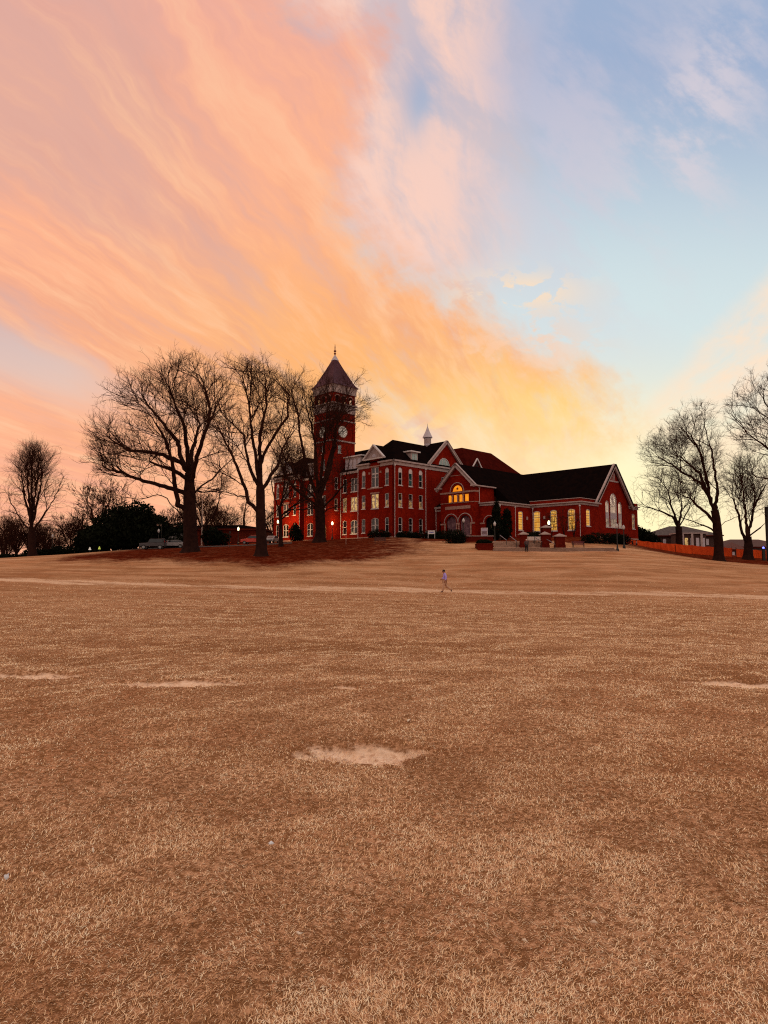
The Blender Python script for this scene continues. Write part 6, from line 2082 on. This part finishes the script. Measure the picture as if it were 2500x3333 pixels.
def car(label, p, rz, paint, kind='suv', tail=False, spare=False):
    """Side profile swept across the width with rounded shoulders; the nose points to +X."""
    root = empty('parked_car', p, rz, label, 'car', 'parked cars')
    if kind == 'suv':
        L, Wd = 4.5, 1.85
        low = [(-2.2, .42), (-2.25, .75), (-2.2, 1.05), (-1.0, 1.08), (1.05, 1.06), (2.05, .96), (2.24, .78), (2.22, .40)]
        cab = [(-2.12, 1.05), (-2.0, 1.62), (-1.8, 1.74), (.15, 1.72), (.45, 1.62), (1.15, 1.06)]
    elif kind == 'jeep':
        L, Wd = 4.4, 1.85
        low = [(-2.1, .55), (-2.12, 1.15), (-1.0, 1.18), (.75, 1.16), (.8, 1.12), (2.05, 1.08), (2.1, .95), (2.1, .55)]
        cab = [(-2.08, 1.15), (-2.0, 1.80), (-1.9, 1.86), (.38, 1.84), (.50, 1.76), (.82, 1.16)]
    else:
        L, Wd = 4.5, 1.78
        low = [(-2.2, .38), (-2.24, .70), (-2.15, .95), (-1.4, .98), (1.0, .94), (1.95, .82), (2.2, .66), (2.22, .36)]
        cab = [(-1.85, .96), (-1.35, 1.34), (-.9, 1.42), (.05, 1.42), (.35, 1.36), (1.15, .93)]
    def loft(prof, secs, close=True):
        m = MB(); n = len(prof); vs = []
        for (y, sx, sz, z0) in secs:
            vs += [(x * sx, y, z0 + (z - z0) * sz) for x, z in prof]
        k = len(secs)
        fs = [(i * n + j, i * n + (j + 1) % n, (i + 1) * n + (j + 1) % n, (i + 1) * n + j) for i in range(k - 1) for j in range(n)]
        fs += [tuple(range(n)), tuple(range((k - 1) * n, k * n))[::-1]]
        m.add(vs, fs); return m
    w = Wd / 2
    loft(low, [(-w, .95, .9, .7), (-w + .06, .985, .97, .7), (-w + .2, 1, 1, .7), (w - .2, 1, 1, .7), (w - .06, .985, .97, .7), (w, .95, .9, .7)]).build('body', paint, root)
    z0 = low[3][1]
    loft(cab, [(-w + .22, .86, .93, z0), (-w + .14, .93, .985, z0) if False else (-w + .18, .93, .97, z0), (-w + .30, .98, 1.0, z0), (w - .30, .98, 1.0, z0), (w - .18, .93, .97, z0), (w - .22, .86, .93, z0)]).build('cabin', paint, root)
    zb, zt_ = z0 + .07, max(z for x, z in cab) - .12
    for s in (-1, 1):
        g = MB(); y = s * (w - .165)
        xs = [x for x, z in cab]
        g.prism([(min(xs) * .86, y, zb), (max(xs) * .78, y, zb), (max(xs) * .25 + .1, y, zt_), (min(xs) * .82, y, zt_)], (0, s * .03, 0)); g.build('window', GLASSC, root)
    c1, c2 = cab[-1], cab[-2]
    g = MB(); g.add([(c1[0] * .97 + .03, -w + .32, c1[1] + .05), (c1[0] * .97 + .03, w - .32, c1[1] + .05), (c2[0] + .03, w - .4, c2[1] - .03), (c2[0] + .03, -w + .4, c2[1] - .03)], [(0, 1, 2, 3)]); g.build('windscreen', GLASSC, root)
    c1, c2 = cab[0], cab[1]
    g = MB(); g.add([(c1[0] - .005, -w + .34, c1[1] + .08), (c1[0] - .005, w - .34, c1[1] + .08), (c2[0] - .005, w - .42, c2[1] - .04), (c2[0] - .005, -w + .42, c2[1] - .04)], [(0, 1, 2, 3)]); g.build('rear_window', GLASSC, root)
    rr = .40 if kind == 'jeep' else .34
    for sx in (-1.35, 1.38):
        for s in (-1, 1):
            t = MB(); n = 16; y0, y1 = s * (w - .20), s * (w + .02)
            ring_ = [(r, y) for r, y in ((rr * .6, y0), (rr * .95, y0), (rr, (y0 * .8 + y1 * .2)), (rr, (y0 * .2 + y1 * .8)), (rr * .95, y1), (rr * .62, y1))]
            vs = [(sx + r * math.cos(2 * math.pi * i / n), y, rr + r * math.sin(2 * math.pi * i / n)) for r, y in ring_ for i in range(n)]
            fs = [(a * n + i, a * n + (i + 1) % n, (a + 1) * n + (i + 1) % n, (a + 1) * n + i) for a in range(len(ring_) - 1) for i in range(n)]
            t.add(vs, fs); wh = t.build('wheel', TYRE, root)
            q = MB(); q.add([(sx + rr * .62 * math.cos(2 * math.pi * i / n), y1 - s * .02, rr + rr * .62 * math.sin(2 * math.pi * i / n)) for i in range(n)], [tuple(range(n))]); q.build('rim', CHROME, wh)
    hx = low[-2][0]; hz = low[-3][1] - .12
    for s in (-1, 1):
        q = MB(); q.box(hx - .12, hx + .012, s * (w - .36) - .16, s * (w - .36) + .16, hz - .1, hz + .04); q.build('headlight', CHROME, root)
        q = MB(); q.box(low[1][0] - .012, low[1][0] + .1, s * (w - .22) - .10, s * (w - .22) + .10, low[1][1] + .08, low[1][1] + .34)
        q.build('tail_light', mat('tail_red', (.35, .01, .01), .4), root)
    q = MB(); q.box(hx - .2, hx + .04, -w + .2, w - .2, .42, .56); q.build('bumper', DARK, root)
    return root


SILVER = mat('silver_paint', (.06, .048, .05), .3, (.045, .035, .038), 2, .5, metal=.3)
WHITEP = mat('white_paint', (.27, .23, .23), .35, (.22, .19, .19), 2, .5)
REDP = mat('red_paint', (.62, .035, .012), .3, (.52, .028, .010), 2, .5)
def on(px, D): return G(px, D)
car('boxy silver off-road car parked at the left of the row', on(497, 110), R(186), SILVER, 'jeep')
car('white car parked right behind the silver off-road car', on(562, 114), R(190), WHITEP, 'sedan')
car('red sport utility car parked behind the forked trunk', on(822, 124), R(172), REDP, 'suv')
car('white car with bright headlamps right of the red car', on(884, 122), R(262), WHITEP, 'sedan')
bt = empty('box_truck', on(590, 116), R(182), 'white box truck half hidden behind the thickest trunk', 'truck')
m = MB(); m.box(-1.6, 1.2, -1.0, 1.0, .8, 2.45); m.build('cargo_box', WHITEP, bt)
m = MB(); m.prism([(1.25, -.95, .5), (2.7, -.95, .5), (2.75, -.95, 1.15), (2.2, -.95, 1.3), (1.9, -.95, 2.0), (1.25, -.95, 2.0)], (0, 1.9, 0)); m.build('cab', WHITEP, bt)
m = MB(); m.box(-1.62, -1.602, -.8, .8, 1.0, 2.2); m.build('rear_door', mat('pinkish_panel', (.50, .26, .32), .5), bt)
m = MB(); m.box(-1.6, 2.6, -.9, .9, .45, .78); m.build('chassis', DARK, bt)
for sx in (-.9, 2.0):
    for s in (-1, 1):
        t = MB(); t.tube([(sx, s * .75, .4), (sx, s * .98, .4)], .4, 14); t.build('wheel', TYRE, bt)
# two small cone markers under the evergreens, given an added glow
for px, col, lab in ((291, (1.0, .85, .7), 'small white cone marker with an added glow at the foot of the dark evergreens'), (322, (.75, .85, .12), 'small yellow green cone marker with an added glow at the foot of the dark evergreens')):
    root = empty('cone_marker', G(px, 113.5), 0, lab, 'marker')
    m = MB(); m.lathe([(.26, .45), (.18, .65), (.06, .95)], n=8); m.build('cone', emis('cone_glow', col, .45), root)
    m = MB(); m.lathe([(.05, -.3), (.05, .5)], n=6); m.build('stake', DARK, root)

# pale roadway behind the rise on the left
rd = MB(); n = 40; vs = []
for i in range(n + 1):
    px = -60 + 1010 * i / n
    for D in (113.0, 119.0):
        g = G(px, D - (px - 300) * .002); vs.append((g.x, g.y, g.z + .05))
rd.add(vs, [(2 * i, 2 * i + 2, 2 * i + 3, 2 * i + 1) for i in range(n)])
o = rd.build('road', mat('asphalt', (.045, .030, .026), .9, (.03, .02, .018), 2), None); tag(o, kind='structure')

# ---------------------------------------------------------------- litter on the grass
def leaf_bit(i, px, py, D, L, w, col, label, name='fallen_leaf', cat='leaf', group='pale dry leaves and scraps on the grass'):
    g = G(px, D, .018)
    m = MB(); a = i * 2.1; n = 7
    ol = [(L * .5 * math.cos(2 * math.pi * k / 8), w * .5 * math.sin(2 * math.pi * k / 8) * (1 + .3 * math.sin(k * 2.7 + i))) for k in range(8)]
    vs = [(x * math.cos(a) - y * math.sin(a), x * math.sin(a) + y * math.cos(a), .010 * math.sin(x * 60 + i) + .006 * (y / w * 2) ** 2) for x, y in ol] + [(0, 0, .012)]
    m.add(vs, [(k, (k + 1) % 8, 8) for k in range(8)])
    o = m.build(name, mat('leaf_tone', col, .8, tuple(c * .8 for c in col), 30), None, loc=g, smooth=True)
    s = o.modifiers.new('thick', 'SOLIDIFY'); s.thickness = .0015
    return tag(o, label, cat, group)


leaf_bit(1, 67, 2835, 3.35, .042, .024, (.60, .56, .56), 'crumpled white paper scrap on the grass at the left edge', 'paper_scrap', 'litter')
leaf_bit(2, 987, 3042, 2.85, .012, .035, (.72, .58, .46), 'pale bleached leaf curled in the grass below the middle', 'fallen_leaf')
leaf_bit(3, 1058, 3187, 2.55, .042, .012, (.74, .42, .24), 'tan oval seed pod lying in the nearest grass', 'seed_pod', 'seed pod')
leaf_bit(4, 1905, 2985, 2.95, .05, .012, (.70, .55, .42), 'narrow pale leaf in the nearest grass on the right')
leaf_bit(5, 895, 2742, 3.75, .04, .03, (.74, .72, .74), 'whitish leaf in the grass below the largest sand patch')
leaf_bit(6, 1230, 2738, 3.75, .045, .02, (.72, .44, .27), 'light tan leaf right of the whitish leaf below the largest sand patch')
leaf_bit(7, 335, 2762, 3.65, .04, .01, (.76, .6, .45), 'straw coloured leaf right of and above the paper scrap')
leaf_bit(8, 1330, 2362, 6.6, .07, .03, (.74, .6, .46), 'pale leaf lying just beyond the largest sand patch')
leaf_bit(9, 1690, 3065, 2.8, .035, .012, (.68, .5, .36), 'small straw leaf in the right foreground')
leaf_bit(10, 720, 2940, 3.05, .035, .014, (.7, .5, .35), 'small curled leaf in the left foreground')
# ---------------------------------------------------------------- people
SKIN = mat('skin', (.30, .11, .07), .6, (.26, .09, .055), 8)
HAIR = mat('dark_hair', (.018, .006, .005), .7)


def skinned(name, joints, bones, material, parent, sub=2, root=0):
    """Continuous surface grown round a skeleton: joints = [(x, y, z, radius)]."""
    me = bpy.data.meshes.new(name)
    me.from_pydata([j[:3] for j in joints], bones, [])
    o = bpy.data.objects.new(name, me); link(o, parent)
    o.modifiers.new('skin', 'SKIN')
    sk = me.skin_vertices[0].data if me.skin_vertices else None
    if sk is None:
        bpy.context.view_layer.objects.active = o
        me.skin_vertices.new() if hasattr(me.skin_vertices, 'new') else None
        sk = me.skin_vertices[0].data
    for i, j in enumerate(joints):
        r = j[3]; sk[i].radius = r if isinstance(r, tuple) else (r, r)
        sk[i].use_root = (i == root)
    s = o.modifiers.new('smooth', 'SUBSURF'); s.levels = sub; s.render_levels = sub
    dg = bpy.context.evaluated_depsgraph_get()
    ev = bpy.data.meshes.new_from_object(o.evaluated_get(dg), depsgraph=dg)
    ev.name = name
    o.modifiers.clear(); o.data = ev
    for p in ev.polygons: p.use_smooth = True
    ev.materials.clear(); ev.materials.append(material)
    return o


def person(label, loc, rz, pose, shirt_m, trouser_m, hair_m, scale=1.0, shoe_m=None, cap=None, skin=SKIN, group=None):
    """Figure facing +X. pose: dict of joints in metres."""
    root = empty('person', loc, rz, label, 'person', group)
    root.scale = (scale,) * 3
    J = dict(pelvis=(0, 0, .95), waist=(.0, 0, 1.10), chest=(.02, 0, 1.32), neck=(.03, 0, 1.50), head=(.07, 0, 1.60), crown=(.06, 0, 1.72),
             shl=(.0, .19, 1.43), ell=(-.03, .25, 1.15), wrl=(.10, .23, .92), hal=(.13, .22, .84),
             shr=(.0, -.19, 1.43), elr=(-.03, -.25, 1.15), wrr=(.10, -.23, .92), har=(.13, -.22, .84),
             hpl=(0, .10, .90), knl=(.03, .11, .50), anl=(0, .11, .09), tol=(.16, .12, .03),
             hpr=(0, -.10, .90), knr=(.03, -.11, .50), anr=(0, -.11, .09), tor=(.16, -.12, .03))
    J.update(pose)
    order = ['pelvis', 'waist', 'chest', 'neck', 'head', 'crown', 'shl', 'ell', 'wrl', 'hal', 'shr', 'elr', 'wrr', 'har', 'hpl', 'knl', 'anl', 'tol', 'hpr', 'knr', 'anr', 'tor']
    rad = dict(pelvis=(.13, .15), waist=(.11, .13), chest=(.12, .16), neck=.055, head=(.085, .095), crown=(.06, .065), shl=.065, ell=.045, wrl=.032, hal=.035,
               shr=.065, elr=.045, wrr=.032, har=.035, hpl=.09, knl=.062, anl=.042, tol=.04, hpr=.09, knr=.062, anr=.042, tor=.04)
    bones = [('pelvis', 'waist'), ('waist', 'chest'), ('chest', 'neck'), ('neck', 'head'), ('head', 'crown'), ('chest', 'shl'), ('shl', 'ell'), ('ell', 'wrl'), ('wrl', 'hal'),
             ('chest', 'shr'), ('shr', 'elr'), ('elr', 'wrr'), ('wrr', 'har'), ('pelvis', 'hpl'), ('hpl', 'knl'), ('knl', 'anl'), ('anl', 'tol'), ('pelvis', 'hpr'), ('hpr', 'knr'), ('knr', 'anr'), ('anr', 'tor')]
    ix = {k: i for i, k in enumerate(order)}
    joints = [(*J[k], rad[k]) for k in order]; bn = [(ix[a], ix[b]) for a, b in bones]
    # nose and brow
    hd = Vector(J['head']); joints.append((hd.x + .10, hd.y, hd.z + .01, .018)); bn.append((ix['head'], len(joints) - 1))
    # hands: four fingers of unequal length and a thumb from the side of the palm
    for s, hk, wk in ((1, 'hal', 'wrl'), (-1, 'har', 'wrr')):
        h = Vector(J[hk]); d = (h - Vector(J[wk])).normalized()
        sdir = d.cross(Vector((0, s, 0))); sdir = sdir.normalized() if sdir.length > .1 else Vector((1, 0, 0))
        for f, (o_, ln) in enumerate(((-.027, .075), (-.009, .088), (.010, .082), (.027, .062))):
            a = h + sdir * o_ + d * .03; b_ = a + d * ln * .55 + Vector((0, -s * .008, 0)); c_ = b_ + d * ln * .4 + Vector((0, -s * .025, 0))
            n0 = len(joints)
            joints += [(*a, .011), (*b_, .009), (*c_, .008)]; bn += [(ix[hk], n0), (n0, n0 + 1), (n0 + 1, n0 + 2)]
        a = h + sdir * -.038 + Vector((0, -s * .01, 0)); b_ = a + d * .03 + sdir * -.02; n0 = len(joints)
        joints += [(*a, .012), (*b_, .010)]; bn += [(ix[hk], n0), (n0, n0 + 1)]
    skinned('body', joints, bn, skin, root)
    # clothes follow the same skeleton, a little wider
    def wear(name, keys, grow_, m, ends={}, rt=0):
        js = [(*ends.get(k, J[k]), tuple(q + grow_ for q in (rad[k] if isinstance(rad[k], tuple) else (rad[k],) * 2))) for k in keys]
        kx = {k: i for i, k in enumerate(keys)}
        return skinned(name, js, [(kx[a], kx[b]) for a, b in bones if a in kx and b in kx], m, root, root=rt)
    wear('shirt', ['pelvis', 'waist', 'chest', 'shl', 'ell', 'wrl', 'shr', 'elr', 'wrr'], .030, shirt_m)
    wear('trousers', ['pelvis', 'hpl', 'knl', 'anl', 'hpr', 'knr', 'anr'], .040, trouser_m)
    for a, t in (('anl', 'tol'), ('anr', 'tor')):
        A, T_ = Vector(J[a]), Vector(J[t]); mid = A.lerp(T_, .5); mid.z = min(A.z, T_.z) + .01 if abs(A.z - T_.z) < .12 else mid.z
        skinned('shoe', [(*(A - (T_ - A) * .25 - Vector((0, 0, .02))), .045), (*mid, .05), (*T_, .045)], [(0, 1), (1, 2)], shoe_m or DARK, root)
    c = Vector(J['crown'])
    hm = MB(); hm.sphere((c.x - .025, c.y, c.z - .035), .105, 12, 8, (1.05, .92, .95)); hm.build('hair' if not cap else 'cap', cap or hair_m, root, smooth=True)
    if cap:
        b = MB(); b.sphere((c.x + .11, c.y, c.z - .05), .06, 10, 6, (1.4, 1.1, .2)); b.build('cap_peak', cap, root, smooth=True)
    e = MB()
    for s in (-1, 1): e.sphere((hd.x + .083, hd.y + s * .034, hd.z + .035), .011, 6, 5)
    e.build('eyes', DARK, root)
    ea = MB()
    for s in (-1, 1): ea.sphere((hd.x - .005, hd.y + s * .10, hd.z + .015), .028, 8, 6, (.6, .4, 1.1))
    ea.build('ears', skin, root)
    return root


gm = G(1447, 51.0)
stride = dict(pelvis=(0, 0, .93), hpl=(.01, .10, .89), hpr=(-.01, -.10, .89),
              knl=(.12, .10, .49), anl=(.17, .10, .09), tol=(.33, .11, .05),
              knr=(-.14, -.10, .48), anr=(-.52, -.10, .22), tor=(-.50, -.11, .05),
              chest=(.03, 0, 1.31), neck=(.05, 0, 1.49), head=(.10, 0, 1.585), crown=(.09, 0, 1.70),
              ell=(-.10, .25, 1.16), wrl=(-.02, .25, .93), hal=(.02, .24, .85), elr=(.03, -.24, 1.16), wrr=(.19, -.14, 1.03), har=(.25, -.10, 1.0))
person('man in a lavender shirt and tan trousers striding left across the field', gm, R(180), stride,
       mat('lavender_shirt', (.40, .30, .72), .8, (.32, .22, .60), 6), mat('tan_trousers', (.52, .30, .19), .85, (.42, .23, .14), 6), HAIR, 1.03, mat('brown_shoe', (.07, .025, .012), .6))
gp = P(1713, 1796, 90.0); gp.z = H(gp.x, 89.8) + .01
person('person in dark clothes and a pale cap standing at the foot of the steps', Vector((gp.x, 89.8, gp.z)), R(80),
       dict(knl=(.12, .11, .52), anl=(.08, .11, .12), tol=(.24, .12, .05), ell=(.0, .27, 1.16), wrl=(.16, .16, 1.02), hal=(.22, .12, 1.0)),
       mat('dark_jacket', (.022, .016, .016), .85, (.10, .06, .06), 5), mat('dark_jeans', (.012, .010, .012), .85), HAIR, 1.0, None, mat('pale_cap', (.55, .42, .38), .7))
person('person in black standing before the orange fence, the left of two', G(2061, 119.5), R(-20), {}, mat('black_coat', (.010, .008, .010), .85), mat('black_trousers', (.008, .007, .008), .85), HAIR, .9, None, None, SKIN, 'two people at the fence')
person('person in dark trousers and a pale top before the fence, the right of two', G(2074, 119), R(150), dict(elr=(.1, -.25, 1.18), wrr=(.28, -.2, 1.12), har=(.34, -.18, 1.1)), mat('pale_top', (.34, .24, .24), .85, (.08, .05, .05), 5), mat('black_jeans', (.010, .008, .010), .85), HAIR, .86, None, None, SKIN, 'two people at the fence')
# ---------------------------------------------------------------- camera, sun, view
cam = bpy.data.cameras.new("camera"); co = bpy.data.objects.new("camera", cam); COL.objects.link(co)
cam.sensor_fit = 'VERTICAL'; cam.sensor_height = 36.0; cam.lens = FPX / 3333.0 * 36.0
cam.clip_start = 0.05; cam.clip_end = 6000
co.location = (0, 0, EYE); co.rotation_euler = (R(90) + PITCH, 0, 0)
scene.camera = co
scene.cycles.use_denoising = False
scene.cycles.filter_width = 1.15
vs = scene.view_settings
vs.view_transform = 'Standard'; vs.look = 'None'; vs.gamma = 1.0; vs.exposure = 0.0; vs.use_curve_mapping = False
# the last direct light of the sunken sun, low behind the chapel
sl = bpy.data.lights.new('sun', 'SUN'); sl.energy = 0.25; sl.angle = R(12); sl.color = (1.0, 0.62, 0.32)
so = bpy.data.objects.new('sun', sl); COL.objects.link(so)
so.rotation_euler = (R(90 - 2.5), 0, R(180 - 16)); so.location = (40, 140, 60)
